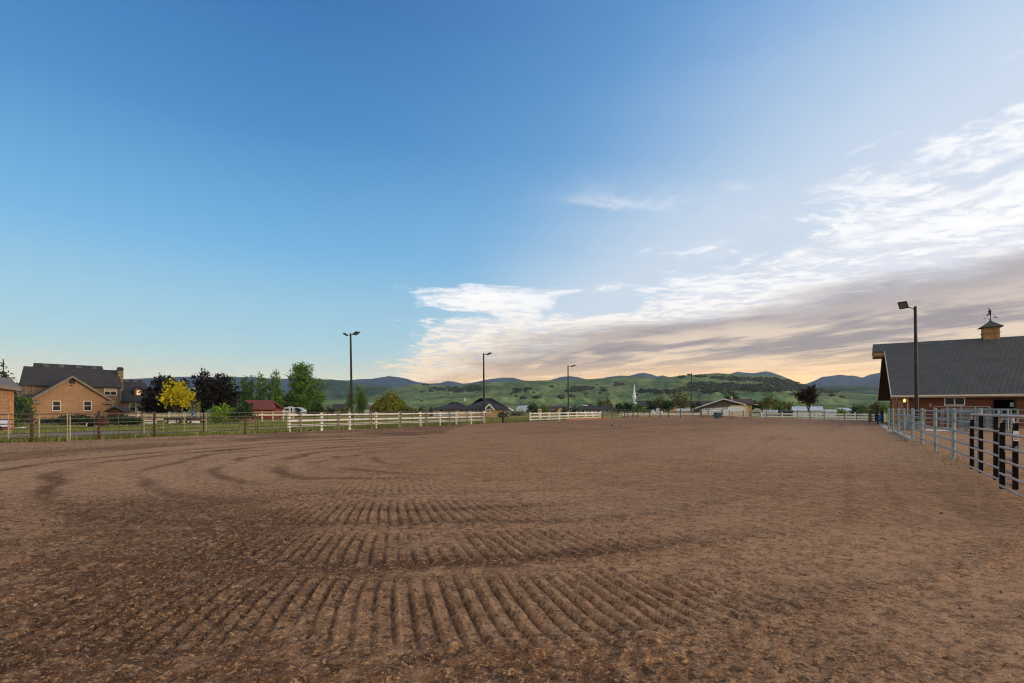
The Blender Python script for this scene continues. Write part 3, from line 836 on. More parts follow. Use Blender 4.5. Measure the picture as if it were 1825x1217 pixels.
def tree(name, label, cat, px, d, top, w, kind, leaf, n=1500, size=None, group=None, base=None, seed=0, barkm=None, dw=None):
    rs = np.random.RandomState(seed * 7919 + int(px * 3) % 1000 + 1)
    H = zat(top, d); W = w / FPX * d / 2; z0 = 0.0 if base is None else max(0, zat(base, d))
    root = thing(name, label, cat, (xat(px, d), d, -0.08), rs.rand() * 6.28, group)
    mb = MB(); size = size or max(0.10, W * 0.09, 0.0016 * d); tips = []
    lob = []
    if kind == 'round':
        hb = max(z0, H * 0.14)
        for k in range(11):
            a = k * 2.4 + rs.rand(); f = (k + 0.5) / 11
            rr = W * (0.62 * math.sin(math.pi * (0.18 + 0.72 * f)) ** 0.8)
            z = hb + (H - hb) * (0.16 + 0.70 * f)
            s = W * (0.44 - 0.16 * abs(f - 0.4)) * (0.85 + 0.3 * rs.rand())
            lob.append((rr * math.cos(a), rr * math.sin(a), z, s, s, s * 0.9 * min(1.3, (H - hb) / (2 * W) + 0.25)))
        limbs(mb, H * 0.55, max(0.07, W * 0.07), [l[:3] for l in lob[::2]])
    elif kind == 'bush':
        for k in range(8):
            a = k * 2.4 + rs.rand(); rr = W * 0.58 * rs.rand() ** 0.5; s = W * (0.40 + 0.15 * rs.rand())
            z = H * (0.30 + 0.36 * rs.rand()) * (1.05 - 0.45 * rr / W)
            lob.append((rr * math.cos(a), rr * math.sin(a), z, s, s, H * 0.34))
        limbs(mb, H * 0.4, max(0.03, W * 0.04), [l[:3] for l in lob[::2]])
    elif kind == 'poplar':
        hb = max(z0, H * 0.06)
        for k in range(9):
            f = k / 8; z = hb + (H - hb) * (0.08 + 0.84 * f)
            s = W * (0.22 + 0.58 * math.sin(math.pi * min(1, 0.20 + 0.74 * f)) ** 0.8) * (0.85 + 0.25 * rs.rand())
            a = rs.rand() * 6.28
            lob.append((W * 0.22 * math.cos(a), W * 0.22 * math.sin(a), z, s, s, (H - hb) * 0.105))
        limbs(mb, H * 0.8, max(0.08, W * 0.09), [(W * 0.5 * math.cos(k), W * 0.5 * math.sin(k), H * (0.35 + 0.1 * k)) for k in range(5)])
    elif kind == 'cottonwood':
        cols = [(0, 0, 1.0, 0.50), (-0.36, 0.1, 0.98, 0.40), (0.44, -0.1, 0.90, 0.42), (0.2, 0.45, 1.0, 0.42), (-0.1, -0.5, 0.72, 0.46), (-0.30, 0.4, 0.94, 0.36), (0.62, 0.1, 0.78, 0.34),
                (0.62, 0.2, 0.54, 0.36), (-0.66, 0.05, 0.50, 0.38), (0.3, -0.5, 0.45, 0.42), (0.28, 0.1, 0.95, 0.3), (-0.25, 0.2, 0.93, 0.3)]
        for ax, ay, hh, ww in cols:
            for k in range(6):
                f = (k + 0.5) / 6; s = W * ww * (0.45 + 0.55 * math.sin(math.pi * (0.15 + 0.66 * f))) * (0.8 + 0.3 * rs.rand())
                lob.append((W * ax * (0.72 + 0.28 * f) + rs.normal() * W * 0.05, W * ay + rs.normal() * W * 0.05, H * (0.05 + hh * 0.92 * f), s, s, H * hh * 0.10))
        limbs(mb, H * 0.75, W * 0.085, [(W * a * 0.8, W * b * 0.8, H * h * 0.8) for a, b, h, _ in cols[1:]])
    elif kind == 'conifer':
        hb = max(z0, H * 0.03)
        for k in range(10):
            f = k / 9; z = hb + (H - hb) * (0.05 + 0.90 * f); R_ = W * (1 - f) ** 0.85 + W * 0.05
            for j in range(5 if k < 6 else 3):
                a = j * 1.256 + k * 0.7 + rs.rand() * 0.4; s = R_ * 0.5 * (0.8 + 0.4 * rs.rand())
                lob.append((R_ * 0.55 * math.cos(a), R_ * 0.55 * math.sin(a), z, s, s, (H - hb) * 0.055))
        limbs(mb, H * 0.95, max(0.06, W * 0.06), [])
    elif kind == 'vase':
        hb = max(z0, H * 0.24)
        for k in range(22):
            a = k * 2.4; f = ((k * 0.618) % 1.0); rr = W * (0.22 + 0.66 * f) * (0.55 + 0.6 * rs.rand())
            z = hb + (H - hb) * (0.34 + 0.52 * (1 - f * 0.45) * rs.rand() + 0.10)
            s = W * 0.24 * (0.8 + 0.5 * rs.rand())
            lob.append((rr * math.cos(a), rr * math.sin(a), z, s, s, s * 1.6)); tips.append((rr * math.cos(a), rr * math.sin(a), z + s * 0.8))
        limbs(mb, H * 0.42, W * 0.055, tips)
    elif kind == 'willow':
        for k in range(9):
            a = k * 2.4; rr = W * 0.55 * (k / 9) ** 0.5; s = W * 0.42
            lob.append((rr * math.cos(a), rr * math.sin(a), H * (0.74 - 0.22 * (k / 9)), s, s, H * 0.22))
        limbs(mb, H * 0.6, W * 0.08, [l[:3] for l in lob])
    q = leaves(lob, n, size, rs, flat=0.3 if kind == 'conifer' else 0.0)
    if kind == 'willow':
        ns = 420; a = rs.rand(ns) * 6.283; r_ = W * (0.35 + 0.62 * rs.rand(ns) ** 0.6)
        zt = H * (0.88 - 0.40 * (r_ / W) ** 2); ln = zt - H * (0.06 + 0.3 * rs.rand(ns))
        seg = 6; Q = []
        for j in range(seg):
            z1 = zt - ln * j / seg; z2 = zt - ln * (j + 1.15) / seg; rr = r_ * (1 + 0.05 * j)
            x = rr * np.cos(a); y = rr * np.sin(a); wv = 0.05 * W * (0.6 + rs.rand(ns)); b = rs.rand(ns) * 6.283
            ex, ey = np.cos(b) * wv, np.sin(b) * wv
            Q.append(np.stack([np.stack([x - ex, y - ey, (z1 + z2) / 2], -1), np.stack([x, y, z2], -1), np.stack([x + ex, y + ey, (z1 + z2) / 2], -1), np.stack([x, y, z1], -1)], 1))
        q = np.concatenate([q] + Q)
    mb.build('trunk', barkm or m_bark, root)
    soup('crown', q, leaf, root)
    return root

# ------------------------------------------------------------------ fences
FL = Frame(57, LA[1], math.atan2(AV[1], AV[0]))      # along the left-hand side of the arena

def post(par, x, y, h, r, mat, cap=True, n=10, z0=-0.15, name='post', square=False):
    mb = MB()
    if square:
        mb.box(x - r, x + r, y - r, y + r, z0, h)
        mb.hexa([(x - r * 1.25, y - r * 1.25, h + .001), (x + r * 1.25, y - r * 1.25, h + .001), (x + r * 1.25, y + r * 1.25, h + .001), (x - r * 1.25, y + r * 1.25, h + .001)],
                [(x - .01, y - .01, h + r * 0.9), (x + .01, y - .01, h + r * 0.9), (x + .01, y + .01, h + r * 0.9), (x - .01, y + .01, h + r * 0.9)])
    else:
        mb.tube((x, y, z0), (x, y, h), r, None, n)
        if cap: mb.tube((x, y, h), (x, y, h + r * 0.45), r, r * 0.55, n)
    return mb.build(name, mat, par, smooth=False)

def vinyl_rails(par, xs, y, zs, mat, hh=0.07, bays=None):
    for a, b in zip(xs[:-1], xs[1:]):
        for z in zs:
            mb = MB(); mb.box(a, b, y - 0.02, y + 0.02, z - hh, z + hh); mb.build('rail', mat, par)

ZR = [1.29, 1.05, 0.84, 0.62, 0.40, 0.20]
def pipe_run(name, label, fr, x0, x1, uprights, posts, rails, r=0.025, group=None, mp=None, ends=True):
    t = thing(name, label, 'fence', fr.loc(), fr.th, group)
    for z in rails:
        mb = MB(); mb.tube((x0, 0, z), (x1, 0, z), r, None, 8); mb.build('rail', mp or m_pipe, t)
    for x, m, hh, rr in uprights:
        mb = MB(); mb.tube((x, -0.005, rails[-1] - 0.03), (x, -0.005, hh), rr, None, 8); mb.build('upright', m, t)
    for x, m, hh, rr in posts:
        post(t, x, 0.07, hh, rr, m)
    return t
X = lambda px, y=0.0: FL.x(px, y)

ups = [(X(15), m_yellow, 1.28, .028), (X(70), m_yellow, 1.30, .030), (X(168), m_pipe, 1.30, .018), (X(211), m_pipe, 1.30, .018), (X(253), m_pipe, 1.32, .03),
       (X(256.5), m_yellow, 1.31, .026), (X(291), m_yellow, 1.29, .016), (X(329), m_yellow, 1.29, .016), (X(363), m_dark, 1.31, .028), (X(367), m_yellow, 1.29, .028),
       (X(397), m_pipe, 1.29, .016), (X(427), m_pipe, 1.29, .016), (X(455), m_pipe, 1.31, .030), (X(459), m_pipe, 1.31, .030), (X(485), m_pipe, 1.29, .016)]
pipe_run('pipe_fence', 'weathered six rail pipe fence with rusty posts in front of the tan house', FL, X(-170), X(500), ups + [(X(-40), m_pipe, 1.3, .02), (X(-110), m_pipe, 1.3, .02)],
         [(X(57.5), m_rust, 1.40, .062), (X(177), m_rust, 1.40, .058), (X(276), m_rust, 1.38, .056), (X(438), m_rust, 1.30, .052), (X(-75), m_rust, 1.38, .07)], ZR)
# two pale leaf stiles where the panels meet
t = thing('fence_stile', 'pair of cream pipe stiles bolted to the fence before the tan house', 'fence stile', FL.loc(), FL.th)
for px_ in (119, 123.8):
    mb = MB(); mb.tube((X(px_), -0.09, -0.05), (X(px_), -0.09, 1.33), 0.027, None, 8); mb.build('stile', m_yellow, t)
mb = MB(); mb.tube((X(119), -0.09, 1.30), (X(123.8), -0.09, 1.30), 0.012, None, 6); mb.build('latch_pin', m_rust, t)
ups2 = [(X(p), m_pipe, 1.27, .016) for p in (560, 583, 630, 645, 688, 735, 780, 820, 850)]
pst2 = [(X(p), m_gutter, 1.33, .055) for p in (537, 605, 663, 715.5, 761.6, 802.7, 834, 860)]
pipe_run('pipe_fence', 'grey pipe fence running close in front of the long white vinyl fence', FL, X(500.4), X(862), ups2, pst2, [z - 0.02 for z in ZR])
# feet of the livestock panels
t = thing('panel_feet', 'row of short cream feet under the rusty pipe fence panels', 'fence feet', FL.loc(), FL.th)
for px_ in (105, 136, 241, 264, 352, 375, 529, 545, 597, 612):
    mb = MB(); x_ = X(px_); mb.tube((x_, -0.02, -0.1), (x_, -0.02, 0.17), 0.014, None, 6); mb.tube((x_, -0.02, 0.165), (x_ + (0.35 if px_ % 2 else -0.35), -0.02, 0.165), 0.010, None, 6)
    mb.build('foot', m_yellow, t)

YW = 0.26
t = thing('vinyl_fence', 'long white three rail vinyl fence along the left side of the arena', 'fence', FL.loc(), FL.th)
wp = [X(p, YW) for p in (515, 573, 623, 670, 712, 749, 784, 813, 839.5, 863)]
for x_ in wp: post(t, x_, YW, 1.22, 0.078, m_vinyl, square=True)
vinyl_rails(t, wp, YW, (1.08, 0.71, 0.36), m_vinyl)
t = thing('vinyl_fence', 'short white three rail vinyl fence right of the grey gate', 'fence', FL.loc(), FL.th)
wp = [X(p, YW) for p in (944, 962.5, 979, 996.7, 1012.4, 1027.6, 1043.7, 1056, 1069.5)]
for x_ in wp: post(t, x_, YW, 1.06, 0.085, m_vinyl, square=True)
vinyl_rails(t, wp, YW, (0.95, 0.55, 0.17), m_vinyl, 0.075)
mb = MB(); mb.box(X(1007), X(1083), -0.10, -0.04, -0.1, 0.17)
tag(mb.build('kick_board', m_board, None, FL.loc(), FL.th), 'orange brown board lying along the foot of the short white fence', 'board')

# gate between the two white fences
t = thing('pipe_gate', 'grey pipe gate hung on a dark post between the two white fences', 'gate', FL.loc(), FL.th)
x0, x1 = X(899), X(941)
for z in (1.22, 0.97, 0.72, 0.47, 0.22):
    mb = MB(); mb.tube((x0, 0, z), (x1, 0, z), 0.024, None, 8); mb.build('rail', m_pipe, t)
for x_ in (x0, (x0 * 0.9 + x1 * 0.1), (x0 + x1) / 2, x1):
    mb = MB(); mb.tube((x_, 0, 0.2), (x_, 0, 1.24), 0.028, None, 8); mb.build('stile', m_pipe, t)
post(t, X(896.5), 0, 1.2, 0.11, m_dark); post(t, X(943), 0, 1.1, 0.06, m_gutter)
mb = MB(); mb.path([(X(926), 0.05, 1.24), (X(926), 0.05, 1.33), (X(951), 0.05, 1.33), (X(951), 0.05, 0.9)], 0.022)
mb.build('frame', m_pipe, t)
t = pipe_run('pipe_fence', 'short brown pipe fence left of the grey gate below the brick house', FL, X(864), X(895.5), [(X(870), m_gutter, 1.1, .02), (X(882), m_gutter, 1.1, .02)],
             [(X(866), m_board, 1.1, .055)], [1.05, 0.78, 0.50])

# the far end: grey pipe fence, gate frames and the white fence by the barn
def run_between(p, q): 
    return math.atan2(q[1] - p[1], q[0] - p[0])
def fence_pts(name, label, pts, posts, rails, mp, mr, r=0.05, rr=0.022, ext=None, square=False, h=1.35, hh=None):
    """straight fence between two ground points, posts given as pixel columns"""
    (xa, ya), (xb, yb) = pts
    th = math.atan2(yb - ya, xb - xa)
    fr = Frame(CX + FPX * xa / ya, ya, th)
    L = math.hypot(xb - xa, yb - ya)
    t = thing(name, label, 'fence', fr.loc(), th)
    xs = [fr.x(p) for p in posts]
    for x_ in xs: post(t, x_, 0.0, h, r, mp, square=square)
    if square: vinyl_rails(t, xs, 0.0, rails, mr, hh or 0.07)
    else:
        for z in rails:
            mb = MB(); mb.tube((0, -r - rr * 0.8, z), (L, -r - rr * 0.8, z), rr, None, 6); mb.build('rail', mr, t)
    return t
def at_d(px, d): return (xat(px, d), d)
m_farpipe = M('dull_green_grey_pipe', (0.085, 0.095, 0.090), 0.7, 0.25, 4)
fence_pts('pipe_fence', 'dull grey pipe fence across the far end before the horse trailer', (at_d(1073, 78), at_d(1287, 88)), [1074, 1091, 1107, 1113, 1119, 1128.5, 1137, 1158, 1176.6, 1192, 1213, 1235, 1250, 1262, 1286.5],
          [1.36, 1.05, 0.75, 0.45], m_farpipe, m_farpipe, 0.075, 0.03, h=1.45)
fence_pts('pipe_fence', 'grey pipe fence standing right of the teal bin', (at_d(1287.2, 80), at_d(1338, 74)), [1288, 1300, 1325, 1337], [1.02, 0.72, 0.42], m_farpipe, m_vinyl, 0.085, 0.045, h=1.22)
fence_pts('vinyl_fence', 'low white rail fence far behind the grey pipe fence', (at_d(1104, 96), at_d(1248, 100)), [1105, 1128, 1152, 1176, 1200, 1224, 1246], [0.62, 0.30], m_vinyl2, m_vinyl, 0.07, square=True, h=0.75, hh=0.09)
fence_pts('vinyl_fence', 'white three rail vinyl fence across the far end left of the barn', (at_d(1356, 73), at_d(1577, 64.5)), [1357, 1365.6, 1394, 1423, 1456, 1489, 1524, 1550, 1576.5],
          [0.80, 0.44, 0.11], m_white, m_white, 0.075, square=True, h=0.96, hh=0.085)
fence_pts('pipe_fence', 'thin dark pipe fence in front of the far white fence', (at_d(1360, 71.5), at_d(1546, 64)), [1366, 1392, 1422, 1444, 1469, 1505, 1527], [1.24, 0.66, 0.28], m_farpipe, m_farpipe, 0.045, 0.012, h=1.34)
for px0, px1, lab in ((1338.5, 1354.5, 'black bow topped pipe gate left end of the far white fence'),):
    d_ = 72.5; fr = Frame(px0, d_, 0); w_ = fr.x(px1)
    t = thing('bow_gate', lab, 'gate', fr.loc(), 0)
    mb = MB(); mb.path([(0, 0, -0.1), (0, 0, 0.85), (0.12, 0, 0.97), (w_ - .12, 0, 0.97), (w_, 0, 0.85), (w_, 0, -0.1)], 0.04, 8); mb.build('frame', m_dark, t)
    for z in (0.72, 0.5, 0.28, 0.08):
        mb = MB(); mb.tube((0, 0, z), (w_, 0, z), 0.022); mb.build('rail', m_vinyl, t)

# ---- galvanised fence on the right with the two black gates
FR = Frame(1746.5, 12.73, math.atan2(26.7 - 0, 1) if False else math.atan2(35.8 - 12.73, 26.69 - 11.80))
t = thing('steel_fence', 'shiny galvanised five rail pipe fence in front of the barn', 'fence', FR.loc(), FR.th)
sx = [FR.x(p) for p in (1746.5, 1699.5, 1667.3, 1643, 1625.7, 1611.5, 1601, 1591.2, 1583.8)]
for x_ in sx: post(t, x_, 0, 1.545, 0.048, m_galv, n=14)
for a, b in zip(sx[:-1], sx[1:]):
    for z in (1.46, 1.17, 0.86, 0.55, 0.24):
        mb = MB(); mb.tube((a + 0.03, -0.012, z), (b - 0.03, -0.012, z), 0.024, None, 8); mb.build('rail', m_galv, t, smooth=True)

def black_gate(fr, x0, x1, h, label, inner, lab=None):
    t = thing('ranch_gate', label, 'gate', fr.loc(), fr.th)
    zs = [0.16, 0.38, 0.62, 0.86, 1.10]
    for s_, x_ in ((1, x0), (-1, x1)):
        mb = MB(); mb.box(x_ - 0.035, x_ + 0.035, -0.035, 0.035, 0.10, h - 0.12); mb.build('stile', m_black, t)
    for k, f in enumerate(inner):
        mb = MB(); x_ = x0 + (x1 - x0) * f; mb.box(x_ - 0.035, x_ + 0.035, -0.02, 0.05, 0.10, h - 0.03); mb.build('stay', m_black, t)
    for z in zs:
        mb = MB(); mb.tube((x0 + 0.02, -0.03, z), (x1 - 0.02, -0.03, z), 0.023, None, 10); mb.build('rail', m_gaterail, t, smooth=True)
    mb = MB(); s_ = 1 if x1 > x0 else -1
    arc = [(x0 + s_ * 0.16 * (1 - math.cos(a)), -0.03, h - 0.16 + 0.16 * math.sin(a)) for a in (0, .4, .8, 1.2, 1.57)]
    arc2 = [(x1 - s_ * 0.16 * (1 - math.cos(a)), -0.03, h - 0.16 + 0.16 * math.sin(a)) for a in (1.57, 1.2, .8, .4, 0)]
    mb.path([(x0, -0.03, h - 0.22)] + arc + arc2 + [(x1, -0.03, h - 0.22)], 0.025, 10); mb.build('bow_rail', m_gaterail, t, smooth=True)
    return t
GA = Frame(1732, 12.1, math.atan2(3.1 * -1, -2.03))       # runs towards the camera
ga = black_gate(GA, 0.0, GA.x(1809.5), 1.41, 'black ranch gate with worn rails hinged on the last galvanised post', (0.235, 0.60))
for z in (1.22, 0.24):
    mb = MB(); mb.tube((0.0, -0.02, z), (-0.30, 0.05, z), 0.018, None, 8); mb.tube((-0.30, 0.05, z - 0.06), (-0.30, 0.05, z + 0.06), 0.03, None, 8); mb.build('hinge', m_black, ga)
GB = Frame(1786, 9.13, math.atan2(-0.836, -0.549))
gb = black_gate(GB, 0.0, 3.7, 1.42, 'nearest black ranch gate cut off by the right edge of the picture', (0.5, ))
# chain round the two stiles
t = thing('gate_chain', 'steel chain and snap holding the two black gates together', 'chain', (0, 0, 0), 0)
mb = MB(); p0 = Vector(at_d(1785.5, 9.08) + (0.84,)); p1 = Vector(at_d(1808.5, 9.0) + (0.87,))
for k in range(13):
    f = k / 12; c = p0.lerp(p1, f) + Vector((0, -0.07, -0.05 * math.sin(math.pi * f) + 0.012 * (k % 2)))
    dv = (p1 - p0).normalized(); up = Vector((0, 0, 1)) if k % 2 else dv.cross(Vector((0, 0, 1))).normalized()
    ring = [c + dv * (0.026 * math.cos(a)) + up * (0.016 * math.sin(a)) for a in np.linspace(0, 2 * math.pi, 9)]
    mb.path(ring, 0.0055, 5)
mb.build('links', m_galv, t)
mb = MB(); mb.tube(p0 + Vector((-0.03, -0.08, -0.06)), p0 + Vector((0.02, -0.08, 0.05)), 0.013, None, 6); mb.tube(p0 + Vector((-0.04, -0.08, 0.03)), p0 + Vector((0.05, -0.08, 0.03)), 0.012, None, 6); mb.build('snap', m_steel, t)
# small printed tag tied to the gate stile
xg = GA.x(1809.5) + 0.0365
t = thing('paper_tag', 'small white printed tag fixed to the black gate stile', 'tag', GA.loc(), GA.th)
mb = MB(); mb.box(xg, xg + 0.004, -0.036, 0.036, 0.97, 1.15); mb.build('card', m_paper, t)
mb = MB()
for z, w_ in ((1.085, 0.028), (1.065, 0.02), (1.035, 0.03), (1.018, 0.024), (1.0, 0.028)): mb.box(xg + 0.0045, xg + 0.0052, -w_, w_, z - 0.004, z + 0.004)
mb.build('print_lines', m_ink, t)
# ------------------------------------------------------------------ light poles
def flood(par, c, out, tilt, w=0.30, l=0.26):
    """flat floodlight at c: out = horizontal direction it leans, tilt = how far its far edge is raised"""
    o = Vector((out[0], out[1], 0)).normalized(); s = o.cross(Vector((0, 0, 1)))
    a = (o * math.cos(tilt) + Vector((0, 0, 1)) * math.sin(tilt)); n = s.cross(a).normalized()
    if n.z < 0: n = -n
    mb = MB(); obox(mb, c, a, s, n, l, w, 0.035)
    for k in range(-3, 4): obox(mb, Vector(c) + n * 0.055 + s * (k * w / 3.6), a, s, n, l * 0.8, 0.012, 0.025)
    h = mb.build('lamp_head', m_bronze, par)
    mb = MB(); obox(mb, Vector(c) - n * 0.037, a, s, n, l * 0.74, w * 0.78, 0.006); mb.build('lens', m_lens, h)
    return h

def light_pole(label, px, d, top, heads, r=0.085, lean=0.0):
    H = zat(top, d); t = thing('light_pole', label, 'light pole', (xat(px, d), d, 0), 0)
    mb = MB(); mb.tube((0, 0, -0.2), (-lean, 0, H), r * 1.25, r * 0.85, 8); mb.build('pole', m_bronze, t)
    mb = MB(); mb.box(-0.19, 0.19, -0.19, 0.19, -0.1, 0.04); mb.build('base_plate', m_bronze, t)
    for hx, hz, tilt, w, l in heads:          # head offset from the pole top
        mb = MB(); s = 1 if hx > 0 else -1
        mb.tube((-lean, 0, H - 0.25), (hx - lean - s * l * 0.8, -0.05, H - 0.25 + hz - 0.05), 0.03, None, 6); mb.build('arm', m_bronze, t)
        flood(t, (hx - lean, -0.08, H - 0.25 + hz), (s, -0.55), tilt, w, l)
    return t
light_pole('tall twin headed light pole behind the white fence left of the willow', 627.3, 60, 594, [(-0.58, 0.10, 0.5, 0.30, 0.28), (0.70, 0.24, 0.45, 0.34, 0.36)], 0.125, 0.17)
light_pole('light pole at the end of the long white fence before the brick house', 862.8, 78, 629.5, [(0.85, 0.16, 0.35, 0.34, 0.40)], 0.13, 0.08)
light_pole('light pole behind the short white fence', 1013.2, 101, 651, [(1.05, 0.12, 0.3, 0.38, 0.46)], 0.13, 0.10)
light_pole('light pole at the far end left of the horse trailer', 1231.6, 105, 665, [(-0.55, -0.05, 0.5, 0.36, 0.30)], 0.12, -0.10)
light_pole('nearest light pole standing in front of the barn', 1634.2, 38.5, 546, [(-0.98, 0.33, 0.9, 0.30, 0.30)], 0.115, 0.13)

# ------------------------------------------------------------------ the barn
BF = Frame(1589, 44.0, -math.atan2(0.549, 0.836))
barn = thing('barn', 'large barn with grey shingle roof and red brown walls on the right', 'barn', BF.loc(), BF.th)
ZE, ZRG, WD = 2.72, 8.32, 21.0; YR = WD / 2; LEN = 27.0
k_ = (ZRG - ZE) / YR
WX, WY = 1.15, 0.55                                       # walls stand in under the roof
wx1, wx2 = BF.x(1771, WY), BF.x(1808, WY)                 # doorway
zd = BF.z(1790, 712.5, WY)
mb = MB()
mb.box(WX, wx1, WY, WY + 0.2, -0.2, ZE - 0.02); mb.box(wx2, LEN - 1, WY, WY + 0.2, -0.2, ZE - 0.02); mb.box(wx1, wx2, WY, WY + 0.2, zd, ZE - 0.02)
bx1, bx2 = BF.x(1799, WD - WY), BF.x(1812, WD - WY); bz = 2.2
mb.box(WX, bx1, WD - WY - 0.2, WD - WY, -0.2, ZE - 0.02); mb.box(bx2, LEN - 1, WD - WY - 0.2, WD - WY, -0.2, ZE - 0.02); mb.box(bx1, bx2, WD - WY - 0.2, WD - WY, bz, ZE - 0.02); mb.box(bx1, bx2, WD - WY - 0.2, WD - WY, -.2, 1.75)
def gab(x0, x1, e=0.0):
    mb.px([(WY + 0.205, -0.2), (WD - WY - 0.205, -0.2), (WD - WY - 0.205, ZE - 0.06), (YR, ZRG - 0.52), (WY + 0.205, ZE - 0.06)], x0, x1)
gab(WX, WX + 0.2); gab(LEN - 1.2, LEN - 1)
mb.build('wall', m_barnwall, barn)
mb = MB()
mb.slab([(0, 0, ZE), (LEN, 0, ZE), (LEN, YR, ZRG), (0, YR, ZRG)], 0.16)
mb.slab([(0, YR, ZRG), (LEN, YR, ZRG), (LEN, WD, ZE), (0, WD, ZE)], 0.16)
yp = YR - 1.75                                            # the little prow at the ridge
zp = ZE + k_ * yp
mb.slab([(-0.92, yp, zp), (-0.002, yp, zp), (-0.002, YR, ZRG), (-0.92, YR, ZRG)], 0.16)
mb.slab([(-0.92, YR, ZRG), (-0.002, YR, ZRG), (-0.002, WD - yp, zp), (-0.92, WD - yp, zp)], 0.16)
roof = mb.build('roof', m_barnroof, barn)
mb = MB()                                                 # boards under the overhang
for a, b in (((0.05, 0.10), (YR, ZRG)), ((WD - 0.05, 0.10), (YR, ZRG))):
    y0_ = a[0]; z0_ = ZE - 0.18
    mb.hexa([(0.0, y0_, z0_ - 0.05), (WX + 0.05, y0_, z0_ - 0.05), (WX + 0.05, YR, ZRG - 0.23), (0.0, YR, ZRG - 0.23)],
            [(0.0, y0_, z0_), (WX + 0.05, y0_, z0_), (WX + 0.05, YR, ZRG - 0.18), (0.0, YR, ZRG - 0.18)])
mb.build('soffit', m_darkwood, barn)
mb = MB(); mb.hexa([(-0.9, yp + 0.02, zp - 0.5), (-0.02, yp + 0.02, zp - 0.5), (-0.02, WD - yp - 0.02, zp - 0.5), (-0.9, WD - yp - 0.02, zp - 0.5)],
                   [(-0.9, yp + 0.02, zp - 0.44), (-0.02, yp + 0.02, zp - 0.44), (-0.02, WD - yp - 0.02, zp - 0.44), (-0.9, WD - yp - 0.02, zp - 0.44)])
mb.px([(yp, zp - 0.43), (WD - yp, zp - 0.43), (WD - yp, zp - 0.17), (YR, ZRG - 0.17), (yp, zp - 0.17)], -0.88, -0.80)
mb.box(-0.9, -0.02, yp + 0.0, yp + 0.06, zp - 0.44, zp - 0.17)
mb.build('hay_hood', m_cedar, barn)
mb = MB()
for s_, yy in ((1, 0.0), (-1, WD)):
    ya, yb = yy - s_ * 0.04, YR - s_ * 1.75
    mb.hexa([(-0.05, ya, ZE - 0.30), (-0.003, ya, ZE - 0.30), (-0.003, yb, ZE + k_ * (YR - 1.75) - 0.26), (-0.05, yb, ZE + k_ * (YR - 1.75) - 0.26)],
            [(-0.05, ya, ZE + 0.02), (-0.003, ya, ZE + 0.02), (-0.003, yb, ZE + k_ * (YR - 1.75) + 0.02), (-0.05, yb, ZE + k_ * (YR - 1.75) + 0.02)])
mb.build('rake_board', m_paletrim, barn)
mb = MB(); mb.box(-0.02, LEN, -0.05, -0.003, ZE - 0.26, ZE - 0.01); mb.build('fascia', m_gutter, barn)
mb = MB(); mb.box(-0.04, LEN, -0.16, -0.055, ZE - 0.16, ZE - 0.03); mb.build('gutter', m_paletrim, barn)
mb = MB(); mb.path([(0.35, -0.10, ZE - 0.16), (0.35, -0.06, ZE - 0.42), (0.55, WY - 0.10, ZE - 0.85), (0.55, WY - 0.10, 0.05)], 0.05, 6); mb.build('downspout', m_gutter, barn)
# corner of the porch at the near end
mb = MB(); mb.box(0.12, 0.42, 0.85, 1.15, -0.15, ZE - 0.02); mb.build('porch_post', m_cedar, barn)
mb = MB(); mb.box(0.55, 0.85, 0.62, 0.92, -0.15, ZE - 0.3); mb.build('porch_post', m_cedar, barn)
mb = MB(); mb.box(0.1, 0.9, 0.1, 1.2, ZE - 0.24, ZE - 0.12); mb.build('porch_beam', m_gutter, barn)
m_lit, n_, b_ = newmat('lit_wall_lamp'); b_.inputs['Emission Color'].default_value = (1.0, 0.42, 0.08, 1); b_.inputs['Emission Strength'].default_value = 5.0
lx_ = 0.72; ly_ = 2.0
mb = MB(); mb.box(WX - 0.09, WX + 0.01, 1.35, 1.55, 1.95, 2.10); lampo = mb.build('wall_lamp', m_dark, barn)
mb = MB(); mb.lathe([(0.02, 2.14), (0.06, 2.12), (0.075, 2.28), (0.05, 2.38), (0.01, 2.40)], 12, WX - 0.14, 1.45); mb.build('lamp_glass', m_lit, lampo)
ll = bpy.data.lights.new('porch_lamp_light', 'POINT'); ll.energy = 7; ll.color = (1.0, 0.5, 0.16); ll.shadow_soft_size = 0.1
llo = bpy.data.objects.new('porch_lamp_light', ll); col.objects.link(llo)
lw = Vector((WX - 0.34, 1.45, 2.2)); llo.location = (BF.o[0] + lw.x * BF.c - lw.y * BF.s, BF.o[1] + lw.x * BF.s + lw.y * BF.c, lw.z)
window(barn, BF.x(1684.5, WY), BF.x(1718, WY), BF.z(1700, 721, WY), BF.z(1700, 709.5, WY), WY, m_whitetrim, m_glass, 0.07, vbars=1)
mb = MB()
mb.box(wx1 - 0.12, wx1, WY - 0.03, WY + 0.22, -0.1, zd + 0.12); mb.box(wx2, wx2 + 0.12, WY - 0.03, WY + 0.22, -0.1, zd + 0.12); mb.box(wx1, wx2, WY - 0.03, WY + 0.22, zd + 0.002, zd + 0.12)
mb.build('door_frame', m_darkwood, barn)
mb = MB(); cx_ = BF.x(1618, WY); mb.box(cx_ - 0.03, cx_ + 0.03, WY - 0.05, WY + 0.01, 0.4, ZE - 0.1); mb.build('conduit', m_paletrim, barn)
mb = MB(); cx_ = BF.x(1658, WY); mb.box(cx_ - 0.07, cx_ + 0.07, WY - 0.09, WY + 0.01, 1.72, 1.98); mb.build('meter_box', m_steel, barn)
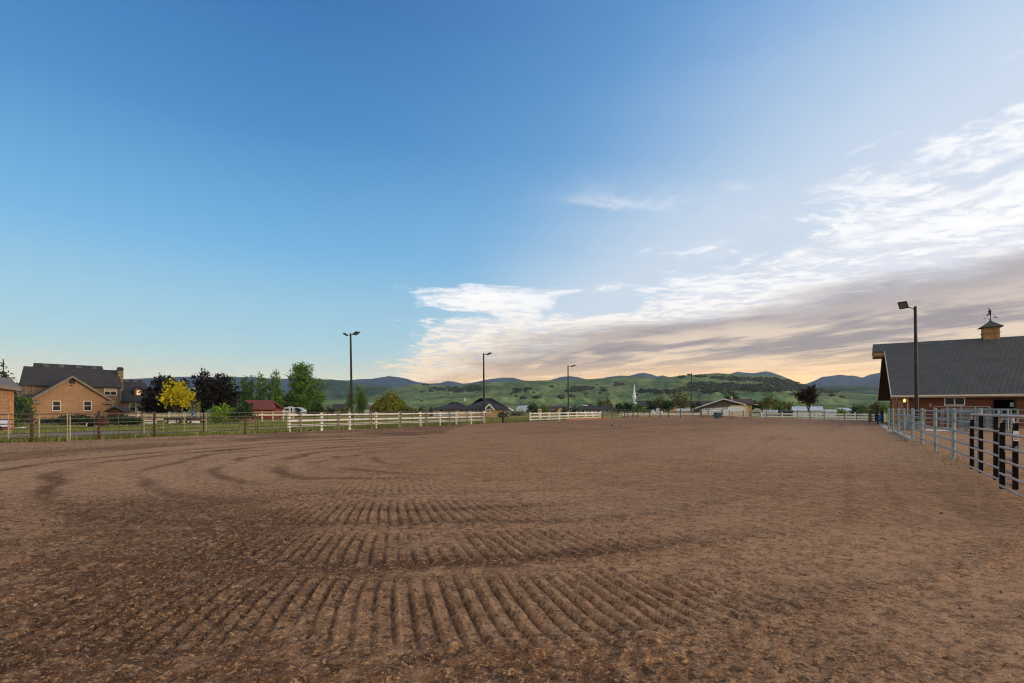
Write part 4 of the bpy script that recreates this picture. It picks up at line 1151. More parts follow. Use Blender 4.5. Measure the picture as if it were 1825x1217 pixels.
for px_, py_ in ((1645, 614.5), (1769, 607)):
    yy = YR - 0.75; xx = BF.x(px_, yy); zz_ = ZE + k_ * yy
    mb = MB(); mb.hexa([(xx - .42, yy - .28, zz_ - .28), (xx + .42, yy - .28, zz_ - .28), (xx + .42, yy + .22, zz_ + .08), (xx - .42, yy + .22, zz_ + .08)],
                       [(xx - .40, yy - .24, zz_ + .02), (xx + .40, yy - .24, zz_ + .02), (xx + .40, yy + .20, zz_ + .24), (xx - .40, yy + .20, zz_ + .24)]); mb.build('roof_vent', m_ventgrey, roof)
# cupola with its weathervane
cx_ = BF.x(1765, YR); cw = 0.56; zc = BF.z(1765, 583, YR); zt = BF.z(1764, 572, YR)
mb = MB(); mb.box(cx_ - cw, cx_ + cw, YR - cw, YR + cw, ZRG - 0.55, zc); mb.box(cx_ - cw - .06, cx_ + cw + .06, YR - cw - .06, YR + cw + .06, ZRG + 0.38, ZRG + 0.46)
cup = mb.build('cupola', m_cedar, barn)
mb = MB()
for s_ in (-1, 1):
    for k in range(5): mb.box(cx_ - cw * 0.7, cx_ + cw * 0.7, YR + s_ * (cw + 0.004) - 0.012, YR + s_ * (cw + 0.004) + 0.012, ZRG + .52 + k * .09, ZRG + .57 + k * .09)
mb.build('louvre', m_cedar, cup)
mb = MB(); e = cw + 0.24
prof = [(e, zc - 0.06), (e, zc), (e * 0.50, zc + (zt - zc) * 0.50), (e * 0.22, zc + (zt - zc) * 0.80), (0.06, zt + 0.02), (0.04, zt + 0.22)]
for (r0_, z0_), (r1_, z1_) in zip(prof[:-1], prof[1:]):
    mb.hexa([(cx_ - r0_, YR - r0_, z0_), (cx_ + r0_, YR - r0_, z0_), (cx_ + r0_, YR + r0_, z0_), (cx_ - r0_, YR + r0_, z0_)],
            [(cx_ - r1_, YR - r1_, z1_), (cx_ + r1_, YR - r1_, z1_), (cx_ + r1_, YR + r1_, z1_), (cx_ - r1_, YR + r1_, z1_)])
mb.build('cupola_roof', m_barnroof, cup)
mb = MB(); zv = BF.z(1764, 566.5, YR)
mb.tube((cx_, YR, zt + 0.1), (cx_, YR, zv + 0.18), 0.02, None, 6)
mb.tube((cx_ - .42, YR, zv), (cx_ + .42, YR, zv), 0.014, None, 5); mb.tube((cx_, YR - .4, zv - .05), (cx_, YR + .4, zv - .05), 0.014, None, 5)
mb.hexa([(cx_ - .48, YR - .01, zv - .10), (cx_ - .36, YR - .01, zv), (cx_ - .46, YR - .01, zv + .06)], [(cx_ - .48, YR + .01, zv - .10), (cx_ - .36, YR + .01, zv), (cx_ - .46, YR + .01, zv + .06)])
mb.path([(cx_ + .25, YR, zv + .07), (cx_ + .30, YR, zv + .14), (cx_ + .37, YR, zv + .05), (cx_ + .44, YR, zv - .03), (cx_ + .50, YR, zv + .04)], 0.03, 5)
mb.build('weathervane', m_dark, cup)
hp = [(-.26, .10), (-.16, .06), (-.13, .16), (-.04, .26), (-.01, .10), (.02, .02), (.07, .02), (.06, .14), (.09, .30), (.06, .44), (.10, .52), (.07, .62), (.02, .66), (-.02, .78), (-.10, .84), (-.15, .80), (-.08, .74),
      (-.06, .64), (-.12, .56), (-.20, .60), (-.16, .50), (-.10, .42), (-.14, .30), (-.20, .22)]
mb = MB(); mb.py([(cx_ + x_ - 0.02, zv + 0.10 + z_) for x_, z_ in hp], YR - 0.012, YR + 0.012); mb.build('vane_horse', m_dark, cup)

mb = MB(); pts_ = [gp(1580, 768.5), gp(1592, 768.5), gp(1578, 756.5), gp(1565.5, 757)]
mb.hexa([(x, y, -.1) for x, y in pts_], [(x, y, .07) for x, y in pts_])
tag(mb.build('path', m_concrete), kind='structure')
# things before the barn wall
PF = Frame(1588, 36.6, -math.atan2(0.549, 0.836))
t = pipe_run('steel_fence', 'galvanised pipe pen fence running along in front of the barn wall', PF, 0.2, PF.x(1668), [], [(PF.x(p), m_galv, 1.5, .045) for p in (1590, 1611, 1629, 1648)], [1.42, 1.14, 0.86, 0.58, 0.30], 0.02, mp=m_galv)
PF2 = Frame(1779, 32.6, -math.atan2(0.549, 0.836))
t = pipe_run('steel_fence', 'galvanised pipe pen fence right of the leaning panels before the barn door', PF2, 0.0, PF2.x(1930), [], [(PF2.x(p), m_galv, 1.5, .045) for p in (1780, 1814, 1850, 1890)], [1.46, 1.18, 0.9, 0.64, 0.38], 0.02, mp=m_galv)
def panel(par_label, px, d, turn, w, h, tilt, n_up, grp='loose livestock panels leaning by the barn', rails=5):
    fr = Frame(px, d, -math.atan2(0.549, 0.836) + turn)
    t = thing('livestock_panel', par_label, 'panel', (fr.o[0], fr.o[1], 0.02), fr.th, grp)
    tl = math.tan(tilt)
    for k in range(rails):
        z = 0.12 + (h - 0.12) * k / (rails - 1); mb = MB(); mb.tube((0, z * tl, z), (w, z * tl, z), 0.022, None, 6); mb.build('rail', m_galv, t)
    for k in range(n_up):
        x_ = w * k / (n_up - 1); mb = MB(); mb.tube((x_, 0, 0), (x_ + 0.02, h * tl, h), 0.026, None, 6); mb.build('upright', m_galv, t)
    return t
panel('tall outer livestock panel with a level top rail in the stack', 1664, 36.0, 0.0, PF.x(1768, -1) - PF.x(1664, -1), 1.66, 0.05, 5)
panel('livestock panel leaning steeply at the left of the stack', 1676, 35.6, 0.02, 3.0, 1.5, -0.12, 4)
panel('livestock panel second from the left in the leaning stack', 1680, 35.2, -0.05, 3.2, 1.48, -0.16, 6)
panel('mesh like livestock panel with close uprights in mid stack', 1703, 34.6, 0.03, 2.3, 1.42, -0.06, 7, rails=6)
panel('livestock panel leaning at the right of the stack', 1738, 34.2, 0.04, 1.75, 1.46, 0.10, 4)
panel('livestock panel tipped against the pen fence at the stack end', 1760, 33.6, -0.04, 1.0, 1.48, 0.16, 3)
panel('livestock panel standing behind the mesh like panel', 1690, 35.0, -0.02, 3.4, 1.50, -0.03, 5, rails=6)
panel('livestock panel leaning left in the middle of the stack', 1722, 34.5, 0.05, 2.2, 1.40, -0.10, 5)
panel('short livestock panel nearest the barn door in the stack', 1750, 33.9, 0.0, 1.4, 1.44, 0.04, 4)
t = thing('stock_tank', 'oval grey steel stock tank behind the galvanised fence', 'stock tank', at_d(1626, 36.9) + (0,), BF.th)
mb = MB()
pr = []
for rr_, zz_ in ((0.0, 0.08), (0.92, 0.08), (0.95, 0.0), (1.0, 0.60), (1.04, 0.62), (1.0, 0.64), (0.96, 0.60), (0.93, 0.5), (0.0, 0.5)): pr.append((rr_, zz_))
mb.lathe(pr, 22); mb.v = [(x * 0.66, y * 0.45, z) for x, y, z in mb.v]; mb.build('tank', m_steel, t)
mb = MB()
for zz_ in (0.2, 0.42): mb.lathe([(0.98, zz_ - .02), (1.03, zz_), (0.98, zz_ + .02)], 22)
mb.v = [(x * 0.66, y * 0.45, z) for x, y, z in mb.v]; mb.build('rib', m_steel, t)
t = thing('hay_feeder', 'narrow blue grey upright feeder beside the stock tank', 'feeder', at_d(1617, 36.4) + (0,), BF.th)
mb = MB(); mb.px([(-.25, .35), (.25, .35), (.30, 1.18), (-.30, 1.18)], -.16, .16); mb.build('hopper', m_galv, t)
for x_ in (-.14, .14):
    mb = MB(); mb.tube((x_, 0, -.05), (x_, 0, .38), 0.025); mb.build('leg', m_galv, t)
mb = MB(); mb.tube((*at_d(1649, 33.8), 0.10), (*at_d(1700, 33.0), 0.09), 0.055, None, 8)
tag(mb.build('plastic_pipe', m_white), 'white pipe lying on the dirt behind the galvanised fence', 'pipe')
fc = Frame(1594.6, 33.0, math.atan2(24.0 - 33.0, xat(1626, 24.0) - xat(1594.6, 33.0)))
mb = MB(); L_ = math.hypot(24.0 - 33.0, xat(1626, 24.0) - xat(1594.6, 33.0)); mb.box(0, L_, -0.12, 0.12, -0.1, 0.12)
tag(mb.build('concrete_edging', m_concrete, None, (fc.o[0], fc.o[1], 0), fc.th), 'pale concrete edging beside the galvanised fence posts', 'edging')

# by the near end of the barn: rusty panel stack, posts, blue barrel
for k, (px_, d_, lab) in enumerate(((1549, 54.5, 'front rusty brown panel of the stack beside the barn corner'), (1551, 56.0, 'middle rusty brown panel of the stack beside the barn corner'), (1553.5, 57.5, 'rear rusty brown panel of the stack beside the barn corner'))):
    fr = Frame(px_, d_, -0.55 + 0.06 * k); w_ = 1.0
    t = thing('corral_panel', lab, 'panel', (fr.o[0], fr.o[1], 0), fr.th, 'rusty panels stacked by the barn corner')
    for z in (0.15, 0.42, 0.70, 0.98, 1.26):
        mb = MB(); mb.tube((0, -0.12 * z, z), (w_, -0.12 * z, z), 0.035); mb.build('rail', m_trim if k == 0 else m_rust, t)
    for x_ in (0.0, w_ * 0.55, w_):
        mb = MB(); mb.tube((x_, 0, 0), (x_, -0.16, 1.34), 0.045); mb.build('upright', m_bronze, t)
mb = MB(); mb.tube((*at_d(1545.5, 55.5), 1.43), (*at_d(1553, 54.4), 1.44), 0.035); mb.tube((*at_d(1547.5, 55.2), -0.1), (*at_d(1547.5, 55.2), 1.44), 0.03)
tag(mb.build('hitching_rail', m_yellow), 'yellow topped hitching rail left of the rusty panel stack', 'rail')
for px_, d_, tp, lab in ((1564, 50, 727.5, 'black wooden post left of the blue barrel'), (1573.5, 51, 733, 'black wooden post right of the blue barrel')):
    t = thing('wooden_post', lab, 'post', at_d(px_, d_) + (0,), 0, 'dark posts by the barn corner')
    mb = MB(); h_ = zat(tp, d_); mb.tube((0, 0, -0.2), (0, 0, h_), 0.07, None, 9); mb.tube((0, 0, h_), (0, 0, h_ + .05), 0.07, 0.02, 9); mb.build('shaft', m_dark, t)
t = thing('barrel', 'blue plastic barrel by the barn corner', 'barrel', at_d(1569, 54) + (0,), 0)
mb = MB(); mb.lathe([(0, 0), (.25, 0), (.27, .05), (.29, .2), (.285, .24), (.295, .27), (.30, .45), (.295, .62), (.285, .65), (.29, .68), (.27, .84), (.25, .88), (.22, .86), (0, .86)], 18); mb.build('drum', m_blue, t, smooth=True)
mb = MB(); mb.tube((.1, 0, .85), (.1, 0, .90), .035, None, 8); mb.build('bung', m_dark, t)

# ------------------------------------------------------------------ the tan house on the left
HF = Frame(57, 58.0, R(49))
house = thing('house', 'big tan shingled house with charcoal roofs and a stone chimney', 'house', HF.loc(), HF.th)
W0 = HF.x(197.5); ZA = HF.z(128, 671.5); ZEV = HF.z(60, 711); xr = HF.x(128)
mb = MB(); mb.py([(0, -0.2), (W0, -0.2), (W0, ZEV - 0.05), (xr, ZA - 0.12), (0, ZEV - 0.05)], 0.0, 6.0); mb.build('garage_wall', m_siding, house)
sl_ = (ZA - ZEV) / xr
r1 = gable_y(house, -0.45, W0 + 0.38, -0.42, 6.2, ZEV - 0.45 * sl_ + 0.13, ZA + 0.13, 0.16, m_roof, xr, 'garage_roof')
mb = MB()
for a, b in ((( -0.47, ZEV - 0.47 * sl_ + 0.13), (xr, ZA + 0.13)), ((xr, ZA + 0.13), (W0 + 0.40, ZEV - 0.45 * sl_ + 0.12))):
    mb.hexa([(a[0], -0.47, a[1] - 0.26), (b[0], -0.47, b[1] - 0.26), (b[0], -0.425, b[1] - 0.26), (a[0], -0.425, a[1] - 0.26)],
            [(a[0], -0.47, a[1] + 0.015), (b[0], -0.47, b[1] + 0.015), (b[0], -0.425, b[1] + 0.015), (a[0], -0.425, a[1] + 0.015)])
mb.build('rake_board', m_trim, house)
for x0_, x1_ in ((-0.42, 0.75), (W0 - 0.75, W0 + 0.34)):
    mb = MB(); zb = ZEV - 0.45 * sl_ - 0.06; mid = (x0_ + x1_) / 2
    mb.py([(x0_, zb - 0.12), (x1_, zb - 0.12), (x1_, zb), (mid, zb + 0.28), (x0_, zb)], -0.40, -0.003); mb.build('eave_return', m_trim, house)
mb = MB(); mb.box(HF.x(123.5), HF.x(133.5), -0.06, 0.02, HF.z(128, 683.5), HF.z(128, 674)); mb.build('gable_vent', m_dark, house)
mb = MB(); mb.box(HF.x(125), HF.x(129), -0.14, 0.02, HF.z(127, 687.6), HF.z(127, 686.2)); mb.build('security_light', m_dark, house)
for a, b in ((94.5, 107), (150, 162)):
    window(house, HF.x(a), HF.x(b), HF.z((a + b) / 2, 731), HF.z((a + b) / 2, 715.5), 0.0, m_paletrim, m_glass, 0.085, hbars=1)
# main block behind
YM = 5.0
xm0, xm1 = HF.x(44, YM), HF.x(216, YM); zeM = HF.z(190, 688.5, YM - 0.5); yR = 9.3
mb = MB(); mb.box(xm0, xm1, YM, YM + 8.4, -0.2, zeM - 0.02)
mb.px([(YM, zeM - 0.022), (YM + 8.4, zeM - 0.022), (yR, HF.z(150, 653, yR) - 0.35)], xm0 + 2.5, xm1 - 2.5)
mb.build('main_wall', m_siding2, house)
zr1 = HF.z(150, 651, yR); xa, xb = HF.x(60, yR), HF.x(182, yR)
slp = (zr1 - zeM) / (yR - YM + 0.5)
y2 = yR - 0.85
mb = MB()
e0, e1 = HF.x(41, YM - 0.5), HF.x(218.5, YM - 0.5)
mb.slab([(e0, YM - .5, zeM), (e1, YM - .5, zeM), (HF.x(210, y2), y2, zeM + slp * (y2 - YM + .5)), (HF.x(42, y2), y2, zeM + slp * (y2 - YM + .5))], 0.16)
mb.slab([(HF.x(42, y2), y2, zeM + slp * (y2 - YM + .5)), (HF.x(210, y2), y2, zeM + slp * (y2 - YM + .5)), (HF.x(210, y2), YM + 9.4, zeM), (HF.x(42, y2), YM + 9.4, zeM)], 0.16)
ya_ = YM + 0.6
mb.slab([(xa, ya_, zeM + slp * (ya_ - YM + .5) + .03), (xb, ya_, zeM + slp * (ya_ - YM + .5) + .03), (xb, yR, zr1), (xa, yR, zr1)], 0.2)
mb.slab([(xa, yR, zr1), (xb, yR, zr1), (xb, YM + 8.8, zeM + 0.4), (xa, YM + 8.8, zeM + 0.4)], 0.2)
z2_ = zeM + slp * (y2 - YM + .5)
for xe, xt_ in ((41, 42), (218.5, 210)):
    mb.face([(HF.x(xe, YM - .5), YM - .5, zeM - .1), (HF.x(xt_, y2), y2, z2_ - .02), (HF.x(xt_, y2), YM + 9.4, zeM - .1)])
for x_ in (xa + .02, xb - .02):
    mb.face([(x_, ya_, zeM + slp * (ya_ - YM + .5) - .1), (x_, yR, zr1 - .05), (x_, YM + 8.8, zeM + .3)])
mr = mb.build('main_roof', m_roof, house)
for p in (82, 109, 140, 167):
    yv = yR - 0.5; mb = MB(); xv = HF.x(p, yv); zv_ = zeM + slp * (yv - YM + .5)
    mb.hexa([(xv - .3, yv - .28, zv_ - .16), (xv + .3, yv - .28, zv_ - .16), (xv + .3, yv + .2, zv_ + .12), (xv - .3, yv + .2, zv_ + .12)],
            [(xv - .28, yv - .26, zv_ + .04), (xv + .28, yv - .26, zv_ + .04), (xv + .28, yv + .18, zv_ + .24), (xv - .28, yv + .18, zv_ + .24)]); mb.build('roof_vent', m_ventgrey, mr)
window(house, HF.x(186.5, YM), HF.x(206.5, YM), HF.z(196, 703.5, YM), HF.z(196, 691, YM), YM, m_paletrim, m_glass, 0.09, vbars=1, blind=0.58)
mb = MB(); xd = HF.x(214, YM - .15); mb.path([(xd, YM - .12, zeM - .1), (xd, YM - .12, 0.1)], 0.07, 6); mb.build('downspout', m_trim, house)
for p in (47.5, 60):
    mb = MB(); xd = HF.x(p, YM - .2); mb.box(xd - .14, xd + .14, YM - .1, YM - 0.003, 0.1, zeM - .1); mb.build('corner_board', m_trim, house)
yc = 7.4; mb = MB(); mb.box(HF.x(209.3, yc), HF.x(218.6, yc), yc - .45, yc + .45, 0, HF.z(214, 660, yc)); ch = mb.build('chimney', m_stone, house)
mb = MB(); c0, c1 = HF.x(208.6, yc), HF.x(219.2, yc); mb.hexa([(c0, yc - .55, HF.z(214, 660, yc) + .003), (c1, yc - .55, HF.z(214, 660, yc) + .003), (c1, yc + .55, HF.z(214, 660, yc) + .003), (c0, yc + .55, HF.z(214, 660, yc) + .003)],
        [(c0 + .1, yc - .4, HF.z(214, 654.5, yc)), (c1 - .1, yc - .4, HF.z(214, 654.5, yc)), (c1 - .1, yc + .4, HF.z(214, 654.5, yc)), (c0 + .1, yc + .4, HF.z(214, 654.5, yc))]); mb.build('chimney_cap', m_dark, ch)
# right wing with the dormer
YW_ = 5.2; xw0, xw1 = HF.x(216.4, YW_), HF.x(270, YW_); zw = HF.z(240, 714, YW_ - .5); yw2 = 9.6; zw2 = HF.z(245, 677, yw2)
mb = MB(); mb.box(xw0, xw1, YW_, YW_ + 8.0, -0.2, zw - 0.02); mb.px([(YW_, zw - .022), (YW_ + 8, zw - .022), (yw2, zw2 - .3)], xw0, xw1 - .02); mb.build('wing_wall', m_siding2, house)
wr = gable_x(house, HF.x(215.5, YW_ - .5), HF.x(274.5, YW_ - .5), YW_ - .5, YW_ + 9.0, zw, zw2, 0.16, m_roof, yw2, 'wing_roof')
for p in (225, 240, 256):
    yv = yw2 - .35; mb = MB(); xv = HF.x(p, yv); zv_ = zw + (zw2 - zw) * (yv - YW_ + .5) / (yw2 - YW_ + .5)
    mb.hexa([(xv - .28, yv - .26, zv_ - .2), (xv + .28, yv - .26, zv_ - .2), (xv + .28, yv + .2, zv_ + .12), (xv - .28, yv + .2, zv_ + .12)],
            [(xv - .26, yv - .24, zv_ + .03), (xv + .26, yv - .24, zv_ + .03), (xv + .26, yv + .18, zv_ + .22), (xv - .26, yv + .18, zv_ + .22)]); mb.build('roof_vent', m_ventgrey, wr)
for a, b in ((231.5, 241), (244.8, 254), (258, 266.5)):
    window(house, HF.x(a, YW_), HF.x(b, YW_), HF.z(a, 732.5, YW_), HF.z(a, 718, YW_), YW_, m_paletrim, m_glass, 0.08, blind=0.55, bm=m_greenblind)
yd = 6.0; d0, d1 = HF.x(239.6, yd), HF.x(254.6, yd); dz0, dz1 = HF.z(247, 709, yd), HF.z(247, 694.5, yd); dt = HF.z(247, 689, yd)
mb = MB(); mb.py([(d0, dz0), (d1, dz0), (d1, dz1), ((d0 + d1) / 2, dt - .1), (d0, dz1)], yd, yd + 2.6); dm_ = mb.build('dormer', m_siding2, house)
gable_y(dm_, d0 - .28, d1 + .28, yd - .28, yd + 3.2, dz1 - .16, dt + .06, 0.12, m_roof, None, 'dormer_roof')
m_glow, n_, b_ = newmat('lamplit_pane'); n_.put(b_.inputs['Base Color'], (0.8, 0.5, 0.3)); b_.inputs['Emission Color'].default_value = (1.0, 0.60, 0.34, 1); b_.inputs['Emission Strength'].default_value = 0.55
window(dm_, HF.x(243.8, yd), HF.x(250.6, yd), HF.z(247, 704.5, yd), HF.z(247, 696, yd), yd, m_paletrim, m_glow, 0.06)
# low porch roof at the far left of the house
yq = 2.2
mb = MB(); mb.slab([(HF.x(37, yq), yq, HF.z(45, 712, yq)), (HF.x(54, yq), yq, HF.z(45, 712, yq)), (HF.x(56, yq + 2.7), yq + 2.7, HF.z(50, 703, yq + 2.7)), (HF.x(40, yq + 2.7), yq + 2.7, HF.z(50, 703, yq + 2.7))], 0.16); mb.build('porch_roof', m_roof, house)
for p in (40, 50.5):
    mb = MB(); xq = HF.x(p, yq + .2); mb.box(xq - .1, xq + .1, yq + .15, yq + .35, -.1, HF.z(45, 713, yq) - .05); mb.build('porch_post', m_trim, house)
mb = MB(); xq = HF.x(201, 1.2); mb.box(xq - .05, xq + .05, 1.1, 1.2, 0.1, HF.z(200, 716, 1.2)); mb.build('downspout', m_paletrim, house)

t = thing('shed', 'tan panelled shed with a low dark roof at the left edge', 'shed', at_d(-30, 36.0) + (0,), R(50))
SF = Frame(-30, 36.0, R(50)); s1 = SF.x(23.3); ze_ = SF.z(0, 688.5)
mb = MB(); mb.box(0, s1, 0, 5, -.15, ze_); mb.build('wall', m_siding, t)
mb = MB(); mb.box(s1 - .26, s1 + .05, -.04, .3, -.15, ze_ - .003); mb.build('corner_board', m_board, t)
mb = MB(); mb.slab([(-.3, -.55, SF.z(-30, 681)), (SF.x(37, -.5), -.55, SF.z(37, 690.3, -.5)), (SF.x(37, -.5), 5.4, SF.z(37, 690.3, -.5) + .9), (-.3, 5.4, SF.z(-30, 681) + .9)], 0.26); mb.build('roof', m_trim, t)
t = thing('playhouse', 'small dark gabled hut between the garage and the white picket fence', 'hut', at_d(185, 55) + (0,), R(14))
QF = Frame(185, 55, R(14)); q1 = QF.x(222); mb = MB(); mb.box(.3, q1 - .3, .2, 2.0, -.1, QF.z(204, 733)); mb.build('wall', m_darkwood, t)
mb = MB(); mb.py([(.3, QF.z(204, 733) + .002), (q1 - .3, QF.z(204, 733) + .002), (q1 / 2, QF.z(204, 726))], .22, 1.98); mb.build('gable', m_darkwood, t)
gable_y(t, 0, q1, 0, 2.2, QF.z(204, 732.5), QF.z(204, 723.6), 0.12, m_roof)
# ------------------------------------------------------------------ farther buildings
def simple_house(name, label, cat, px0, px1, d, th, ye, yr, depth, wall, roof, kind='gable_x', over=0.4, ridge=None, base=-0.3):
    fr = Frame(px0, d, th); w = fr.x(px1); ze, zr = fr.z((px0 + px1) / 2, ye), zat(yr, d + depth / 2 * math.cos(th))
    t = thing(name, label, cat, fr.loc(), th)
    mb = MB(); mb.box(0, w, 0, depth, base, ze - .01)
    if kind == 'gable_y':
        zr = fr.z((px0 + px1) / 2, yr); xr_ = w / 2 if ridge is None else fr.x(ridge)
        mb.py([(0, ze - .012), (w, ze - .012), (xr_, zr - .12)], 0.0, depth)
    elif kind == 'gable_x': mb.px([(0, ze - .012), (depth, ze - .012), (depth / 2, zr - .2)], 0.0, w)
    mb.build('wall', wall, t)
    if kind == 'gable_y': gable_y(t, -over, w + over, -over, depth + over, ze - over * 0.45, zr, 0.18, roof, xr_)
    elif kind == 'gable_x': gable_x(t, -over, w + over, -over, depth + over, ze - over * .4, zr, 0.18, roof)
    else: hip(t, -over, w + over, -over, depth + over, ze, zr, kind, 0.2, roof)
    return t, fr, w, ze

# red shed
t = thing('red_shed', 'red shed with a ribbed red metal roof behind the fence', 'shed', at_d(447, 80) + (0,), R(8)); rf = Frame(447, 80, R(8))
wq = rf.x(489); mb = MB(); mb.box(0, wq, 0, 3.4, -.2, rf.z(468, 728.5)); mb.build('wall', m_redwall, t)
zz0, zz1 = rf.z(468, 728.8, -.4), rf.z(468, 713, 1.7)
mb = MB(); xl, xr2 = rf.x(449, -.4), rf.x(493.5, -.4); tl, tr = rf.x(437, 1.7), rf.x(484.5, 1.7)
mb.slab([(xl, -.4, zz0), (xr2, -.4, zz0), (tr, 1.7, zz1), (tl, 1.7, zz1)], .12); mb.slab([(tl, 1.7, zz1), (tr, 1.7, zz1), (xr2, 3.9, zz0), (xl, 3.9, zz0)], .12); rr_ = mb.build('roof', m_redroof, t)
mb = MB()
for k in range(15):
    f = k / 14; a = Vector((xl + (xr2 - xl) * f, -.4, zz0 + .02)); b = Vector((tl + (tr - tl) * f, 1.7, zz1 + .02)); mb.tube(a, b, 0.03, None, 4)
mb.build('standing_seams', m_redroof, rr_)

# pale green house, dark roofed house and the house with three vents
t, fr, w, ze = simple_house('house', 'pale green gabled house behind the twin headed light pole', 'house', 621, 641, 130, 0, 727, 714, 9, m_sagewall, m_brownroof, 'gable_y', 0.4, 634)
window(t, fr.x(627), fr.x(630), 1.2, 2.3, 0, m_whitetrim, m_glass, .1)
t, fr, w, ze = simple_house('house', 'dark roofed low house left of the pale green house', 'house', 597, 616, 145, R(20), 730, 720, 9, m_sagewall, m_roof, 'gable_x', 0.5)
t, fr, w, ze = simple_house('house', 'brown roofed house with three white vent pipes by the willow', 'house', 652, 674, 140, R(-15), 730, 719.5, 8, m_tanwall, m_brownroof, 'gable_x', 0.6)
for p in (657.6, 661, 664.4):
    mb = MB(); x_ = fr.x(p, 2.5); mb.lathe([(.22, fr.z(p, 727, 2.5)), (.22, fr.z(p, 720.5, 2.5)), (.34, fr.z(p, 720.3, 2.5)), (.30, fr.z(p, 718.8, 2.5)), (0, fr.z(p, 718.6, 2.5))], 10, x_, 2.5); mb.build('vent_pipe', m_paletrim, t)

# the broad hip roofed brick house
bf = Frame(772, 108, 0)
t = thing('house', 'broad brick house with sweeping dark hip roofs in the middle', 'house', bf.loc(), 0)
xx = bf.x
mb = MB(); mb.box(0, xx(816), 0, 10, -.3, zat(729, 108)); mb.build('wall', m_bluewall, t)
mb = MB(); mb.box(xx(816) + .01, xx(905), -1.0, 11, -.3, zat(728.7, 107)); mb.build('wall', m_creamwall, t)
hip(t, xx(769), xx(842), -.7, 11, zat(728.7, 108), zat(716.4, 113), 5.0, .25, m_roof)
hip(t, xx(817), xx(909), -1.7, 14.5, zat(728.4, 107), zat(709, 114), 6.8, .25, m_roof)
g0, g1, gm = xx(864.5, -2.6), xx(879.5, -2.6), xx(870.4, -2.6)
gm = (g0 + g1) / 2; zg = bf.z(871, 728, -2.6)
mb = MB(); mb.py([(g0, -.3), (g1, -.3), (g1, zg), (gm, bf.z(871, 720.8, -2.6)), (g0, zg)], -2.6, 2.0); gw = mb.build('gable_wall', m_tanwall, t)
gr_ = gable_y(t, g0 - .3, g1 + .3, -3.0, 4.5, zg - .25, bf.z(871, 719.2, -2.6), .22, m_roof, None, 'gable_roof')
mb = MB()
for a, b in (((g0 - .35, zg - .28), (gm, bf.z(871, 719.2, -2.6) + .02)), ((gm, bf.z(871, 719.2, -2.6) + .02), (g1 + .35, zg - .28))):
    mb.hexa([(a[0], -3.06, a[1] - .3), (b[0], -3.06, b[1] - .3), (b[0], -3.005, b[1] - .3), (a[0], -3.005, a[1] - .3)], [(a[0], -3.06, a[1]), (b[0], -3.06, b[1]), (b[0], -3.005, b[1]), (a[0], -3.005, a[1])])
mb.build('barge_board', m_white, t)
window(t, xx(866, -2.6), xx(873, -2.6), bf.z(870, 734.5, -2.6), bf.z(870, 729.6, -2.6), -2.6, m_whitetrim, m_greenblind, .12)
mb = MB(); ca = xx(869.6, -2.6); cz = bf.z(870, 728.6, -2.6)
mb.py([(ca - .38 * 1.0, cz)] + [(ca - .42 * math.cos(a), cz + .46 * math.sin(a)) for a in np.linspace(0, math.pi, 9)], -2.66, -2.61); mb.build('arch_window', m_glass, t)
for a, b in ((820, 826), (829, 835), (840, 843), (846, 849), (853, 859)):
    window(t, xx(a, -1), xx(b, -1), .9, zat(730.5, 107), -1.0, m_whitetrim, m_glass, .12)
for a, b in ((783, 790), (798, 806)):
    window(t, xx(a), xx(b), .9, zat(730.5, 108), 0, m_whitetrim, m_glass, .12)
mb = MB(); s0, s1 = xx(907, -1.2), xx(912.5, -1.2)
mb.hexa([(xx(905.5, -1.2), -1.6, zat(727, 107)), (xx(906.4, -1.2), -1.6, zat(727, 107)), (s1 + .5, -1.6, zat(731.8, 107)), (s1, -1.6, zat(731.8, 107))],
        [(xx(905.5, -1.2), -1.5, zat(726, 107)), (xx(906.4, -1.2), -1.5, zat(726, 107)), (s1 + .5, -1.5, zat(731.2, 107)), (s1, -1.5, zat(731.2, 107))]); mb.build('rake_board', m_white, t)
for p, q in ((830, 711), (895, 722), (898.5, 724)):
    mb = MB(); x_ = xx(p, 5); mb.tube((x_, 2.5, zat(q + 4, 112)), (x_, 2.5, zat(q - 1, 112)), .14, None, 7); mb.build('roof_pipe', m_white, t)

# small tan playset gable by the short fence
t = thing('kennel', 'small cream gabled hutch above the short white fence', 'hutch', at_d(959.5, 80) + (0,), 0); kf = Frame(959.5, 80, 0); w = kf.x(965)
mb = MB(); mb.py([(0, kf.z(962, 735)), (w, kf.z(962, 735)), (w, kf.z(962, 730)), (w / 2, kf.z(962, 728.4)), (0, kf.z(962, 730))], 0, .6); mb.build('box', m_creamwall, t)
for x_ in (.03, w - .03):
    mb = MB(); mb.box(x_ - .03, x_ + .03, .1, .5, -.1, kf.z(962, 735)); mb.build('leg', m_creamwall, t)
gable_y(t, -.08, w + .08, -.08, .68, kf.z(962, 730), kf.z(962, 728), .05, m_vinyl2)
mb = MB(); mb.box(w * .3, w * .7, -.015, .0, kf.z(962, 734), kf.z(962, 731)); mb.build('opening', m_dark, t)

